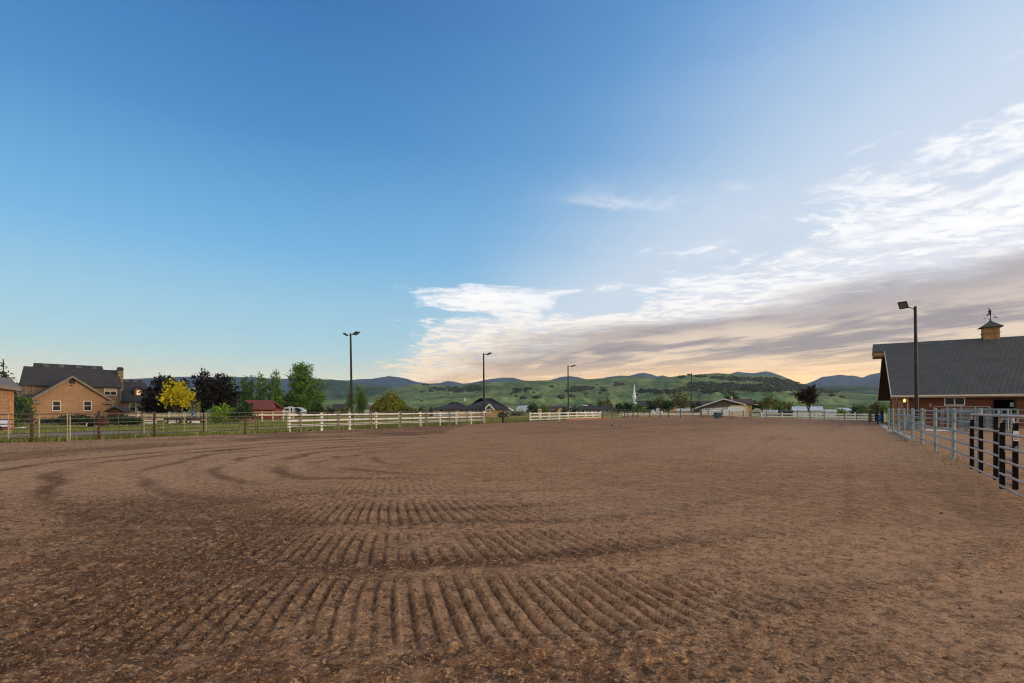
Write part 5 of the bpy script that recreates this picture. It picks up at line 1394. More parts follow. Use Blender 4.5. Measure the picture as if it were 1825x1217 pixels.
# houses further right
t, fr, w, ze = simple_house('house', 'dark roofed house with a tan gable left of the light pole behind the fence', 'house', 978, 1004, 165, R(12), 730.5, 722.6, 9, m_tanwall, m_brownroof, 'gable_x', .6)
g0, g1 = fr.x(994, -1.5), fr.x(1004, -1.5)
mb = MB(); mb.py([(g0, -.3), (g1, -.3), (g1, fr.z(1000, 729, -1.5)), ((g0 + g1) / 2, fr.z(1000, 725, -1.5)), (g0, fr.z(1000, 729, -1.5))], -1.5, 2); mb.build('gable_wall', m_creamwall, t)
gable_y(t, g0 - .3, g1 + .3, -1.8, 3, fr.z(1000, 729.3, -1.5), fr.z(1000, 724.5, -1.5), .2, m_brownroof, None, 'gable_roof')
t, fr, w, ze = simple_house('house', 'tan brick gabled house right of the light pole behind the fence', 'house', 1012, 1021.5, 158, 0, 730, 725.6, 10, m_tanwall, m_brownroof, 'gable_y', .4)
window(t, fr.x(1015.5), fr.x(1018), 1.0, 2.0, 0, m_whitetrim, m_glass, .12)
t, fr, w, ze = simple_house('house', 'dark hip roofed house behind the tan brick gable', 'house', 1004, 1016, 175, 0, 730, 723.5, 10, m_tanwall, m_roof, 4.0, .5)
bf = Frame(1028.5, 150, 0); xx = bf.x
t = thing('house', 'long pale blue house with a dark hip roof below the hill', 'house', bf.loc(), 0)
mb = MB(); mb.box(0, xx(1077), 0, 11, -.3, zat(729.5, 150)); mb.box(xx(1077) + .01, xx(1100.5), 2, 11, -.3, zat(729.5, 152)); mb.build('wall', m_bluewall, t)
hip(t, xx(1026.5), xx(1079), -.8, 12, zat(729, 150), zat(719.3, 156), 4.0, .3, m_roof)
hip(t, xx(1070), xx(1102), 1.4, 11.4, zat(729, 151), zat(722, 157), 2.0, .3, m_roof)
for a, b in ((1031, 1034), (1037, 1041), (1044, 1047), (1050, 1053), (1056, 1059), (1064, 1071), (1073, 1076)):
    window(t, xx(a), xx(b), .5, zat(731.3, 150), 0, m_whitetrim, m_glass, .13)
for a, b in ((1081, 1084), (1092, 1095)):
    window(t, xx(a, 2), xx(b, 2), .5, zat(731.3, 152), 2, m_whitetrim, m_glass, .13)
mb = MB(); mb.box(xx(1038.5, 3), xx(1047, 3), 2.2, 3.4, zat(723, 153), zat(721.5, 153)); mb.build('skylight', m_white, t)

# white barn glinting at the foot of the hill
t, fr, w, ze = simple_house('farm_shed', 'small white sheet roofed farm shed at the foot of the hill', 'shed', 920, 934, 330, R(-25), 728, 722.8, 8, m_white, m_sheetroof, 'gable_x', .3)
t, fr, w, ze = simple_house('farm_shed', 'tiny pale shed beyond the grey gate', 'shed', 936, 940.5, 300, 0, 728.5, 725.8, 5, m_bluewall, m_sheetroof, 'gable_x', .3)

# church: spire, tower and long roof
d_ = 255
t = thing('church', 'white church spire with a long dark roof behind the trees', 'church', at_d(1130.6, d_) + (0,), 0); cf = Frame(1130.6, d_, 0)
a_ = .92; b0, b1, b2 = zat(738, d_), zat(718, d_), zat(712.5, d_)
mb = MB(); mb.box(-a_ * 1.25, a_ * 1.25, -a_ * 1.25, a_ * 1.25, -.3, b1); mb.build('tower', m_white, t)
mb = MB(); mb.lathe([(a_ * 1.28, b1 + .01), (a_ * 1.0, b1 + .25), (a_ * .98, zat(708.5, d_)), (a_ * 1.22, zat(707.5, d_)), (a_ * 1.2, zat(706.5, d_)), (a_ * .85, zat(705.5, d_)), (a_ * .50, zat(699, d_)), (.02, zat(683.5, d_))], 8); sp = mb.build('spire', m_white, t)
for a in (0, math.pi / 2, math.pi, -math.pi / 2):
    mb = MB(); c = Vector((math.sin(a + .39) * a_ * .93, -math.cos(a + .39) * a_ * .93, 0)); o = Vector((math.cos(a + .39), math.sin(a + .39), 0)); n2 = Vector((math.sin(a + .39), -math.cos(a + .39), 0))
    obox(mb, c + Vector((0, 0, (b1 + zat(708.5, d_)) / 2)), o, (0, 0, 1), n2, .20, .85, .06); mb.build('louvre', m_dark, sp)
x0, x1 = 1.6, cf.x(1287, 6)
mb = MB(); mb.box(x0, x1, 2, 14, -.3, zat(727, d_)); mb.build('wall', m_tanwall, t)
gable_x(t, x0 - .6, x1 + .6, 1, 15, zat(724, d_), zat(714.2, d_ + 8), .3, m_roof)

# dark gabled barn-like house behind the horse trailer
df = Frame(1239.5, 104, R(-20)); xx = df.x
t = thing('house', 'dark gabled building with a sunlit end behind the horse trailer', 'building', df.loc(), df.th)
p0, p1, pm = 0.6, xx(1321), xx(1289.5)
lft, rgt = df.z(1240, 727), df.z(1321, 720.4)
mb = MB(); mb.py([(p0, -.3), (p1, -.3), (p1, rgt - .12), (pm, df.z(1290, 711.2)), (p0, lft + .08)], 0, 9); mb.build('gable_wall', m_greygable, t)
mb = MB()
mb.slab([(-.1, -.5, lft), (pm, -.5, df.z(1290, 710)), (pm, 10, df.z(1290, 710)), (-.1, 10, lft)], .3)
mb.slab([(pm, -.5, df.z(1290, 710)), (p1 + .8, -.5, rgt), (p1 + .8, 10, rgt), (pm, 10, df.z(1290, 710))], .3); mb.build('roof', m_roof, t)
mb = MB()
for a, b in (((-.15, lft), (pm, df.z(1290, 710))), ((pm, df.z(1290, 710)), (p1 + .85, rgt))):
    mb.hexa([(a[0], -.58, a[1] - .22), (b[0], -.58, b[1] - .22), (b[0], -.505, b[1] - .22), (a[0], -.505, a[1] - .22)], [(a[0], -.58, a[1] + .02), (b[0], -.58, b[1] + .02), (b[0], -.505, b[1] + .02), (a[0], -.505, a[1] + .02)])
mb.build('rake_board', m_sheetroof, t)
f0, f1 = xx(1301, -.5), xx(1333, -.5)
mb = MB(); mb.box(f0, f1, -.5, -.003, -.3, df.z(1318, 722.5, -.5)); mb.build('front_wall', m_creamwall, t)
for a, b in ((1309, 1315), (1320, 1326)):
    window(t, xx(a, -.5), xx(b, -.5), .6, 1.5, -.5, m_whitetrim, m_blind, .1)
ya = 6.0; e0, e1 = xx(1308, ya), xx(1337, ya)
mb = MB(); mb.box(e0, e1, ya - 3.2, ya + 5, -.3, df.z(1330, 719.5, ya)); mb.px([(ya - 3.2, df.z(1330, 719.5, ya) + .002), (ya + 5, df.z(1330, 719.5, ya) + .002), (ya + .9, df.z(1330, 711.5, ya))], pm, e1); mb.build('wing_wall', m_creamwall, t)
mb = MB(); zE, zR2 = df.z(1330, 719.6, ya), df.z(1330, 710.4, ya)
mb.slab([(pm, ya - 3.7, zE), (e1 + .4, ya - 3.7, zE), (e1 + .4, ya + .9, zR2), (pm, ya + .9, zR2)], .25); mb.slab([(pm, ya + .9, zR2), (e1 + .4, ya + .9, zR2), (e1 + .4, ya + 5.5, zE), (pm, ya + 5.5, zE)], .25); mb.build('wing_roof', m_brownroof, t)
mb = MB(); mb.box(e1 + .41, e1 + 1.2, ya - 3.5, ya - 2.6, zE - .25, zE - .1); mb.build('eave_return', m_creamwall, t)
mb = MB(); x_ = xx(1304, 4); mb.tube((x_, 4, df.z(1304, 712, 4)), (x_, 4, df.z(1304, 706, 4)), .16, None, 7); mb.build('roof_pipe', m_creamwall, t)

# white garage, sheds to its sides
t, fr, w, ze = simple_house('garage', 'white garage with a pale roof behind the plum tree', 'garage', 1413.5, 1464.5, 105, R(-30), 730.4, 724.3, 6, m_white, m_sheetroof, 'gable_x', .3)
mb = MB(); mb.box(fr.x(1450), fr.x(1461), -.03, .0, -.1, 1.3); mb.build('door', m_paletrim, t)
t, fr, w, ze = simple_house('farm_shed', 'low white shed right of the garage', 'shed', 1470, 1489, 110, R(-30), 732, 729.8, 6, m_white, m_sheetroof, 'gable_x', .3)
t, fr, w, ze = simple_house('farm_shed', 'white gabled shed roof among the bushes near the barn', 'shed', 1503, 1517, 125, R(-12), 731, 726.6, 6, m_bluewall, m_sheetroof, 'gable_x', .4)
t = thing('hoop_shed', 'white arched shelter right of the dark gabled building', 'shelter', at_d(1340, 112) + (0,), R(-25)); hf = Frame(1340, 112, R(-25)); w = hf.x(1359)
mb = MB(); mb.py([(0, -.2), (0, .55)] + [(w / 2 - w / 2 * math.cos(a), .55 + (zat(727.6, 112) - .55) * math.sin(a)) for a in np.linspace(.1, math.pi - .1, 9)] + [(w, .55), (w, -.2)], 0, 5); mb.build('cover', m_sheetroof, t)
mb = MB(); mb.py([(.3, -.1), (.3, .5)] + [(w / 2 - (w / 2 - .3) * math.cos(a), .5 + (zat(729, 112) - .5) * math.sin(a)) for a in np.linspace(.1, math.pi - .1, 9)] + [(w - .3, .5), (w - .3, -.1)], -.02, .003); mb.build('front', m_olivewall if False else m_sagewall, t)
for a, b, lab, mm in ((1362, 1384, 'long dark stock trailer behind the far white fence', m_trim), (1386, 1411, 'long black roofed stable behind the far white fence', m_dark)):
    t, fr, w, ze = simple_house('low_shed', lab, 'shed', a, b, 100, R(-27), 733.0, 730.6, 3, mm, m_sheetroof if mm is m_trim else m_roof, 'gable_x', .25)

# ------------------------------------------------------------------ vehicles and gear
def wheel(par, x, y, r, w, hub=None):
    mb = MB(); mb.wheel(x, y, r, r, w, 18); wo = mb.build('wheel', m_tyre, par)
    mb = MB(); mb.wheel(x, y - w / 2 - .005, r, r * .55, .02, 14); mb.build('rim', hub or m_galv, wo)

# motorhome
vf = Frame(503, 92, R(6)); t = thing('motorhome', 'white motorhome with dark swoosh stripes beside the big cottonwood', 'motorhome', vf.loc(), vf.th); L_ = vf.x(541.5)
z = lambda py: vf.z(522, py)
mb = MB(); mb.py([(.1, .45), (L_ - .4, .45), (L_ - .1, z(733)), (L_ - .25, z(730)), (L_ - .95, z(726.4)), (L_ - 1.3, z(725.6)), (.5, z(725.6)), (.15, z(727)), (0.0, z(731))], 0, 2.3); body = mb.build('body', m_bluewall, t)
mb = MB(); mb.py([(L_ - 1.35, z(726.8)), (L_ - 1.0, z(727.2)), (L_ - .34, z(730.1)), (L_ - .36, z(731.8)), (L_ - 1.3, z(731.4))], -.012, 2.312); mb.build('windscreen', m_glass, body)
for a, b, c, e in ((.55, 1.15, 728.2, 731.6), (1.5, 1.75, 727.5, 734), (2.15, 2.6, 728, 731.4)):
    mb = MB(); mb.box(a, b, -.012, .01, z(e), z(c)); mb.build('window', m_glass, body)
mb = MB(); mb.py([(2.0, z(734.5)), (2.7, z(730.8)), (2.2, z(727.2)), (2.35, z(727.2)), (3.0, z(730.9)), (L_ - .5, z(734.2)), (L_ - .5, z(735.2))], -.008, .006); mb.build('stripe', m_bronze, body)
mb = MB(); mb.box(.8, 1.5, .6, 1.6, z(725.6) - .02, z(724.6)); mb.build('roof_unit', m_whitetrim, body)
for x_ in (.9, L_ - .95): wheel(t, x_, .1, .40, .25)

# gooseneck horse trailer
vf = Frame(1249, 92, R(-21)); t = thing('horse_trailer', 'long white gooseneck horse trailer with slatted sides', 'horse trailer', vf.loc(), vf.th); xx = vf.x
z = lambda py: vf.z(1290, py)
mb = MB(); mb.py([(0, .30), (xx(1302), .30), (xx(1302), z(733.2)), (xx(1322), z(732.2)), (xx(1327.5), z(730.6)), (xx(1328), z(728.5)), (xx(1323), z(724.6)), (xx(1302), z(724.6)), (0.08, z(728)), (0, z(730))], 0, 2.2)
body = mb.build('body', m_white, t)
for r_, (ya, yb) in enumerate(((727.5, 728.7), (729.8, 731.0))):
    for k in range(8 if r_ == 0 else 5):
        a = 1250.2 + 6.1 * k if r_ == 0 else 1252 + 4.6 * k + (22 if k > 2 else 0); dy = -(a - 1250) * .042
        mb = MB(); x_ = xx(a); x2 = xx(a + 4.2)
        if a + 4.2 > 1300: continue
        mb.hexa([(x_, -.012, z(yb + dy)), (x2, -.012, z(yb + dy - .15)), (x2, .01, z(yb + dy - .15)), (x_, .01, z(yb + dy))], [(x_, -.012, z(ya + dy)), (x2, -.012, z(ya + dy - .15)), (x2, .01, z(ya + dy - .15)), (x_, .01, z(ya + dy))]); mb.build('slot', m_dark, body)
for py_ in (732.5, 735.5, 738.5):
    mb = MB(); mb.box(.05, xx(1301.5), -.03, .004, z(py_) - .035, z(py_) + .035); mb.build('side_rib', m_whitetrim, body)
mb = MB(); mb.py([(xx(1268), .42), (xx(1269.5), .95), (xx(1287), .95), (xx(1288.5), .42)], -.22, -.005); mb.build('fender', m_white, t)
for p in (1273, 1283): wheel(t, xx(p), -.06, .36, .24)
mb = MB(); mb.tube((xx(1322), 1.1, z(731)), (xx(1322), 1.1, .55), .06); mb.build('hitch', m_galv, t)
mb = MB(); mb.box(xx(1305), xx(1305) + .1, .5, .6, 0, z(733.3)); mb.build('jack_leg', m_galv, t)

# tank trailer and small loader
vf = Frame(1203.5, 108, 0); t = thing('tank_trailer', 'silver white tank trailer beyond the far pipe fence', 'tank', vf.loc(), 0); xx = vf.x
mb = MB(); zc_ = zat(731.5, 108); r_ = .40; x1_ = xx(1237.5)
pts = [(0.0, .15), (.18, .32), (.5, .40), (x1_ - .5, .40), (x1_ - .18, .32), (x1_, .15)]
for (a, ra), (b, rb) in zip(pts[:-1], pts[1:]): mb.tube((a, 0, zc_), (b, 0, zc_), ra, rb, 16, caps=True)
mb.build('tank', m_white, t, smooth=False)
mb = MB(); mb.box(.4, x1_ - .4, -.3, .3, zc_ - .62, zc_ - .44); mb.build('frame', m_steel, t)
for x_ in (1.0, x1_ - 1.0): wheel(t, x_, -.35, .32, .2)
mb = MB(); mb.tube((x1_ * .5, 0, zc_ + .38), (x1_ * .5, 0, zc_ + .5), .14, None, 10); mb.build('hatch', m_galv, t)
vf = Frame(1205, 112, 0); t = thing('tractor', 'small tractor with a roll bar behind the tank trailer', 'tractor', vf.loc(), 0)
z = lambda py: zat(py, 112)
mb = MB(); mb.path([(.1, 0, z(730)), (.1, 0, z(725.3)), (.35, 0, z(724.4)), (.8, 0, z(724.6)), (1.0, 0, z(730))], .05); mb.build('roll_bar', m_board, t)
mb = MB(); mb.py([(.0, .5), (2.2, .5), (2.25, 1.1), (1.3, 1.2), (1.0, z(729.5)), (0, z(729.5))], -.3, .3); mb.build('body', m_board, t)
for x_, r_ in ((.35, .6), (1.95, .36)): wheel(t, x_, -.5, r_, .25)
for px_, lab in ((1163, 'small white car parked beyond the pipe fence'), (1171, 'white pickup parked beyond the pipe fence')):
    vf = Frame(px_, 118, 0); t = thing('parked_car', lab, 'car', vf.loc(), 0); w = vf.x(px_ + 10.5)
    z0 = .05
    mb = MB(); zz = lambda py: zat(py, 118)
    if px_ == 1163: mb.py([(0, .3), (w, .3), (w, .75), (w - .35, .85), (w * .68, 1.30), (w * .28, 1.32), (.12, .9), (0, .8)], 0, 1.7)
    else: mb.py([(0, .35), (w, .35), (w, .95), (w * .62, 1.0), (w * .52, 1.55), (w * .24, 1.58), (.25, 1.05), (0, .98)], 0, 1.8)
    b = mb.build('body', m_white, t)
    mb = MB(); mb.py([(w * .32, .92), (w * .64, .92), (w * .58, 1.22), (w * .34, 1.24)] if px_ == 1163 else [(w * .27, 1.05), (w * .52, 1.05), (w * .48, 1.45), (w * .29, 1.47)], -.01, .01); mb.build('window', m_glass, b)
    for x_ in (.3, w - .3): wheel(t, x_, .08, .28, .18)

# teal bin
vf = Frame(1276.5, 78, R(10)); t = thing('bin', 'dark teal plastic bin standing before the horse trailer', 'bin', vf.loc(), vf.th); w = vf.x(1286.5)
zt_ = zat(735, 78); mb = MB(); mb.hexa([(.08, .08, .05), (w - .08, .08, .05), (w - .08, .7, .05), (.08, .7, .05)], [(0, 0, zt_ - .08), (w, 0, zt_ - .08), (w, .78, zt_ - .08), (0, .78, zt_ - .08)]); mb.build('tub', m_teal, t)
mb = MB(); mb.hexa([(-.04, -.04, zt_ - .078), (w + .04, -.04, zt_ - .078), (w + .04, .82, zt_ - .078), (-.04, .82, zt_ - .078)], [(.05, .05, zt_ + .02), (w - .05, .05, zt_ + .02), (w - .05, .72, zt_ + .02), (.05, .72, zt_ + .02)]); mb.build('lid', m_teal, t)

# small drag harrow left on the arena
hd = 1395 / 32.5; vf = Frame(1097, hd, R(-8)); t = thing('drag_harrow', 'small arena drag with a long bar left out on the dirt', 'harrow', (vf.o[0], vf.o[1], 0.03), vf.th)
mb = MB()
for x_ in (0.0, .28):
    mb.tube((x_ + .05, 0, .05), (x_, .0, .42), .014); 
mb.tube((0, 0, .42), (.05, 0, .5), .014); mb.tube((-.02, 0, .28), (.3, 0, .24), .012); mb.tube((.05, 0, .05), (.33, 0, .05), .018); mb.build('mast', m_galv, t)
mb = MB(); mb.box(-.1, .42, -.3, .3, .02, .08); mb.build('frame', m_steel, t)
mb = MB(); mb.tube((.4, 0, .06), (1.75, .35, .10), .018); mb.build('draw_bar', m_board, t)
mb = MB(); mb.tube((.45, -.5, .04), (1.35, -.35, .04), .014); mb.build('tine_bar', m_steel, t)
for x_, y_ in ((-.32, .1), (.36, -.2)):
    mb = MB(); mb.wheel(x_, y_, .085, .085, .06, 12); mb.build('wheel', m_rust, t)

# yard clutter behind the left-hand fence
pf = Frame(220, 56, 0)
t = thing('picket_fence', 'white picket fence behind the low trailers on the left', 'fence', pf.loc(), 0)
xs = [pf.x(p) for p in (220, 246.5, 274, 302, 328.5, 354, 374)]
zt_, zb_ = zat(735.3, 56), zat(748.5, 56)
for x_ in xs[1:-1]: post(t, x_, 0, zt_ + .02, .075, m_vinyl2, square=True)
for a, b in zip(xs[:-1], xs[1:]):
    mb = MB()
    mb.box(a, b, -.03, .03, zt_ - .16, zt_ - .02); mb.box(a, b, -.03, .03, zat(740.6, 56), zat(739.2, 56)); mb.box(a, b, -.03, .03, zb_, zb_ + .1)
    n_ = int((b - a) / .125)
    for k in range(1, n_): x_ = a + (b - a) * k / n_; mb.box(x_ - .019, x_ + .019, -.012, .012, zb_ + .101, zt_ - .161)
    mb.build('picket_panel', m_vinyl2, t)
fence_pts('rail_fence', 'cream two rail fence in front of the red shed', (at_d(394, 62), at_d(523, 70)), [395, 420, 446, 467, 486, 505, 522], [zat(735, 66), zat(739.5, 66)], m_vinyl2, m_vinyl2, .07, square=True, h=zat(733.6, 66), hh=.09)

def flat_trailer(px0, px1, d, label, wheelpx, boxes):
    vf = Frame(px0, d, 0); w = vf.x(px1); t = thing('flat_trailer', label, 'trailer', vf.loc(), 0)
    mb = MB(); mb.box(0, w, 0, 1.6, .46, .56); mb.build('deck', m_rust, t)
    mb = MB(); mb.box(0, w, -.05, -.003, .38, .52); mb.build('side_rail', m_rust, t)
    for a, b in boxes:
        mb = MB(); mb.box(vf.x(a), vf.x(b), -.02, .03, .08, .37); mb.build('side_panel', m_white, t)
    for p in wheelpx: wheel(t, vf.x(p), -.06, .24, .16, m_paletrim)
    mb = MB(); mb.tube((w, .8, .45), (w + .5, .8, .3), .04); mb.build('tongue', m_rust, t)
    return t
flat_trailer(291, 330, 52, 'low rusty flatbed trailer on the grass before the picket fence', (297, 319), ((300.5, 315.5),))
flat_trailer(332, 359, 52, 'second rusty flatbed trailer with a white hubbed wheel', (337.5,), ((341.5, 356),))
vf = Frame(256.5, 51, 0); t = thing('feed_trough', 'long white feed trough with a rusty rim left of the trailers', 'trough', vf.loc(), 0); w = vf.x(273)
mb = MB(); mb.px([(.06, .05), (.5, .05), (.56, .42), (0, .42)], 0, w); mb.build('trough', m_white, t)
mb = MB(); mb.box(-.02, w + .02, -.03, .0, .4, .52); mb.box(-.02, .01, -.001, .566, .4, .52); mb.box(w - .01, w + .02, -.001, .566, .4, .52); mb.box(-.02, w + .02, .565, .595, .4, .52); mb.build('rim', m_board, t)
mb = MB(); c = at_d(342, 54.9)
for k in range(7):
    a = Vector((c[0] + .02 * k + .10 * math.sin(k * 1.3), c[1] + .04, zat(734 + 1.7 * k, 54.9))); b = Vector((c[0] + .02 * (k + 1) + .10 * math.sin((k + 1) * 1.3), c[1] + .04, zat(734 + 1.7 * (k + 1), 54.9)))
    mb.tube(a, b, .10, .11, 7)
tag(mb.build('blue_tarp', m_blue), 'crumpled blue tarp hung over the white picket fence', 'tarp')
vf = Frame(178.5, 46, 0); t = thing('drum', 'rust red half drum planter on the grass by the second rusty post', 'drum', (vf.o[0] + .36, 46, 0), 0)
mb = MB(); mb.lathe([(0, .1), (.33, .1), (.35, .2), (.36, .68), (.38, .70), (.33, .70), (.32, .6), (0, .6)], 18); mb.build('tub', m_rust, t)
mb = MB(); mb.box(-.3, .3, -.1, .1, -.02, .10); mb.build('stand', m_dark, t)
vf = Frame(155, 43, 0); t = thing('bucket', 'white lidded black bucket lying on its side in the yard', 'bucket', (vf.o[0], 43, 0.17), 0)
mb = MB(); mb.tube((.1, 0, 0), (.55, .1, 0), .15, .13, 14); mb.build('pail', m_black, t)
mb = MB(); mb.tube((.04, -.01, 0), (.1, 0, 0), .165, None, 14); mb.build('lid', m_white, t)
mb = MB(); vf = Frame(19, 37.5, .12); mb.hexa([(0, 0, .06), (.75, .05, .10), (.75, .35, .10), (0, .3, .06)], [(0, 0, .12), (.75, .05, .16), (.75, .35, .16), (0, .3, .12)])
tag(mb.build('white_board', m_white, None, (vf.o[0], vf.o[1], 0), .1), 'white board lying on the ground beside the tan shed', 'board')
vf = Frame(-22, 34, R(4)); t = thing('utility_cart', 'red and white yard tractor cut off by the left edge', 'yard tractor', vf.loc(), vf.th); w = vf.x(4.3)
mb = MB(); mb.py([(0, .35), (w - .05, .32), (w, .62), (w - .12, .72), (.3, .78), (0, .7)], 0, .6); mb.build('hood', m_white, t)
mb = MB(); mb.box(.1, w - .1, -.02, .62, .2, .345); mb.build('chassis', m_redwall, t)
for x_ in (.2, w - .22): wheel(t, x_, -.02, .2, .16)
t = thing('post_driver', 'bent cream pipe prop standing in front of the shed', 'prop', at_d(18, 30.5) + (0,), 0)
mb = MB(); mb.path([(-.12, .1, .75), (0, 0, .45), (.05, 0, 0)], .022, 6); mb.build('bar', m_yellow, t)
mb = MB(); mb.tube((.0, 0, .02), (.16, 0, .03), .035); mb.build('foot', m_yellow, t)
# lumber pile behind the fence
t = thing('lumber_pile', 'low pile of weathered boards right of the picket fence', 'lumber', at_d(377, 58) + (0,), 0); vf = Frame(377, 58, 0)
rs = np.random.RandomState(5); mb = MB()
for k in range(26):
    z_ = .06 + .1 * (k % 6); x_ = rs.rand() * .5 + (k // 6) * .8; mb.box(x_, x_ + .55 + rs.rand() * .9, .02 * k, .02 * k + .18, z_, z_ + .085)
mb.build('boards', m_cedar, t)
t = thing('porch_swing', 'white garden arbour among the bright green bushes', 'arbour', at_d(399, 60) + (0,), 0); vf = Frame(399, 60, 0); w = vf.x(422)
for x_ in (0, .35, w - .35, w):
    mb = MB(); mb.box(x_ - .05, x_ + .05, -.05, .05, -.1, zat(735, 60)); mb.build('post', m_vinyl2, t)
mb = MB(); mb.box(-.25, w + .25, -.06, .06, zat(735, 60) + .002, zat(733.6, 60)); mb.build('beam', m_vinyl2, t)
# ------------------------------------------------------------------ trees and shrubs
# left yard
tree('spruce_tree', 'dark conifer behind the tan shed at the left edge', 'tree', 6, 47, 632, 62, 'conifer', L_conifer, 2600, .17, seed=1)
tree('shrub', 'tall green shrub between the tan shed and the house', 'shrub', 40, 50, 700, 34, 'round', L_green, 900, .13, seed=2)
tree('shrub', 'small sapling at the corner of the tan shed', 'shrub', 30, 42, 735, 20, 'bush', L_green, 160, .09, seed=3)
tree('plum_tree', 'dark purple leaved tree behind the yellow tree', 'tree', 303, 64, 667, 76, 'round', L_purple, 3400, .22, seed=4)
tree('plum_tree', 'low dark purple tree at the right corner of the house', 'tree', 278, 61, 699, 52, 'round', L_purple, 1300, .2, seed=5)
tree('yellow_tree', 'bright yellow leaved tree in front of the purple trees', 'tree', 317, 58, 684, 66, 'vase', L_yellow, 2300, .16, seed=6)
tree('plum_tree', 'largest dark purple leaved tree right of the yellow tree', 'tree', 385, 66, 664, 80, 'round', L_purple, 4200, .23, seed=7)
tree('shrub', 'bare twiggy shrub before the large purple tree', 'shrub', 352, 57, 712, 30, 'vase', L_willow, 110, .12, seed=8, barkm=m_greybark)
tree('shrub', 'yellow green spreading shrub below the yellow tree', 'shrub', 346, 57.5, 729, 44, 'bush', L_olive, 420, .14, seed=9)
tree('shrub', 'bright green bush right of the picket fence', 'shrub', 391, 55, 716, 36, 'bush', L_bright, 1000, .16, seed=10)
tree('shrub', 'second bright green bush touching the small dark pine', 'shrub', 416, 57, 717.5, 30, 'bush', L_bright, 700, .16, seed=11)
tree('pine_tree', 'small dark round pine in front of the red shed', 'tree', 437, 56, 714, 30, 'round', L_dark, 1100, .13, seed=12)
for k, (px, w, tp, lab) in enumerate(((122, 34, 739, 'low hedge bush under the left garage window'), (150, 34, 738.5, 'low hedge bush under the right garage window'), (178, 34, 740, 'low hedge bush behind the rusty drum'),
                                      (208, 34, 738, 'low hedge bush in front of the dark hut'), (236, 30, 741, 'low hedge bush at the end of the picket fence'))):
    tree('hedge_bush', lab, 'bush', px, 51, tp - 2, w + 8, 'bush', L_dark, 1100, .12, group='hedge in front of the tan house', seed=20 + k)
tree('shrub', 'dark green clipped bush below the garage wall', 'shrub', 84, 53, 744, 44, 'bush', L_conifer, 420, .12, seed=26)
# poplars and cottonwood
tree('poplar_tree', 'slender poplar just right of the large purple tree', 'tree', 411, 112, 667, 20, 'poplar', L_poplar, 1800, .17, 'row of poplars behind the red shed', seed=30)
tree('poplar_tree', 'second poplar standing apart in the row', 'tree', 434, 108, 668, 24, 'poplar', L_green, 2200, .17, 'row of poplars behind the red shed', seed=31)
tree('poplar_tree', 'thin low poplar between the second and the broad poplar', 'tree', 447, 110, 668, 18, 'poplar', L_poplar, 1500, .17, 'row of poplars behind the red shed', seed=32)
tree('poplar_tree', 'broad bright poplar above the red shed roof', 'tree', 462, 105, 664, 32, 'poplar', L_poplar, 3000, .17, 'row of poplars behind the red shed', seed=33)
tree('poplar_tree', 'tallest dark poplar of the row, at its right end', 'tree', 487, 106, 659.5, 34, 'poplar', L_green, 3200, .17, 'row of poplars behind the red shed', seed=34)
tree('poplar_tree', 'yellow green poplar leaning on the tallest dark poplar', 'tree', 494, 102, 672, 24, 'poplar', L_poplar, 2200, .17, 'row of poplars behind the red shed', seed=35)
tree('shrub', 'low green trees at the foot of the poplar row', 'tree', 503, 104, 705, 26, 'round', L_dark, 700, .22, seed=36)
tree('cottonwood_tree', 'huge cottonwood towering over the motorhome', 'tree', 545, 108, 645.5, 72, 'cottonwood', L_poplar, 14000, .20, seed=37)
tree('tree', 'dark leaning tree at the left side of the cottonwood', 'tree', 523, 110, 697, 36, 'round', L_dark, 900, .26, seed=38)
tree('shrub', 'dark spruce shaped shrub at the right foot of the cottonwood', 'tree', 563, 101, 703, 30, 'conifer', L_dark, 1000, .22, seed=39)
tree('shrub', 'russet brown bush between cottonwood and dark roofed house', 'shrub', 588, 120, 721, 20, 'bush', L_brown, 420, .2, seed=40)
tree('shrub', 'dark bush in front of the pale green house', 'shrub', 611, 112, 721, 22, 'bush', L_olive, 480, .2, seed=41)
tree('poplar_tree', 'dark poplar left of the twin headed light pole', 'tree', 624, 138, 693, 18, 'poplar', L_green, 1600, .19, 'pair of poplars at the twin headed pole', seed=42)
tree('poplar_tree', 'bright poplar right of the twin headed light pole', 'tree', 642, 126, 690, 27, 'poplar', L_poplar, 2400, .19, 'pair of poplars at the twin headed pole', seed=43)
tree('willow_tree', 'broad golden green willow behind the white fence', 'tree', 695, 125, 699.5, 58, 'willow', L_willow, 1700, .32, seed=44)
tree('shrub', 'olive shrub right of the willow', 'shrub', 730, 122, 719.5, 26, 'bush', L_olive, 520, .22, seed=45)
tree('shrub', 'second olive shrub farther right of the willow', 'shrub', 750, 126, 721, 26, 'bush', L_olive, 480, .22, seed=46)
tree('spruce_tree', 'tiny dark spruce at the left end of the brick house', 'tree', 768, 118, 721.5, 9, 'conifer', L_conifer, 260, .2, seed=47)
tree('spruce_tree', 'second tiny dark spruce touching the brick house', 'tree', 776, 119, 722.5, 9, 'conifer', L_conifer, 260, .2, seed=48)
tree('juniper_bush', 'spreading dark juniper before the brick gable', 'bush', 896, 88, 731.5, 24, 'bush', L_dark, 520, .16, seed=49)
tree('shrub', 'dark shrub row right of the brick house behind the gate', 'shrub', 922, 110, 733.5, 24, 'bush', L_dark, 300, .18, seed=50)
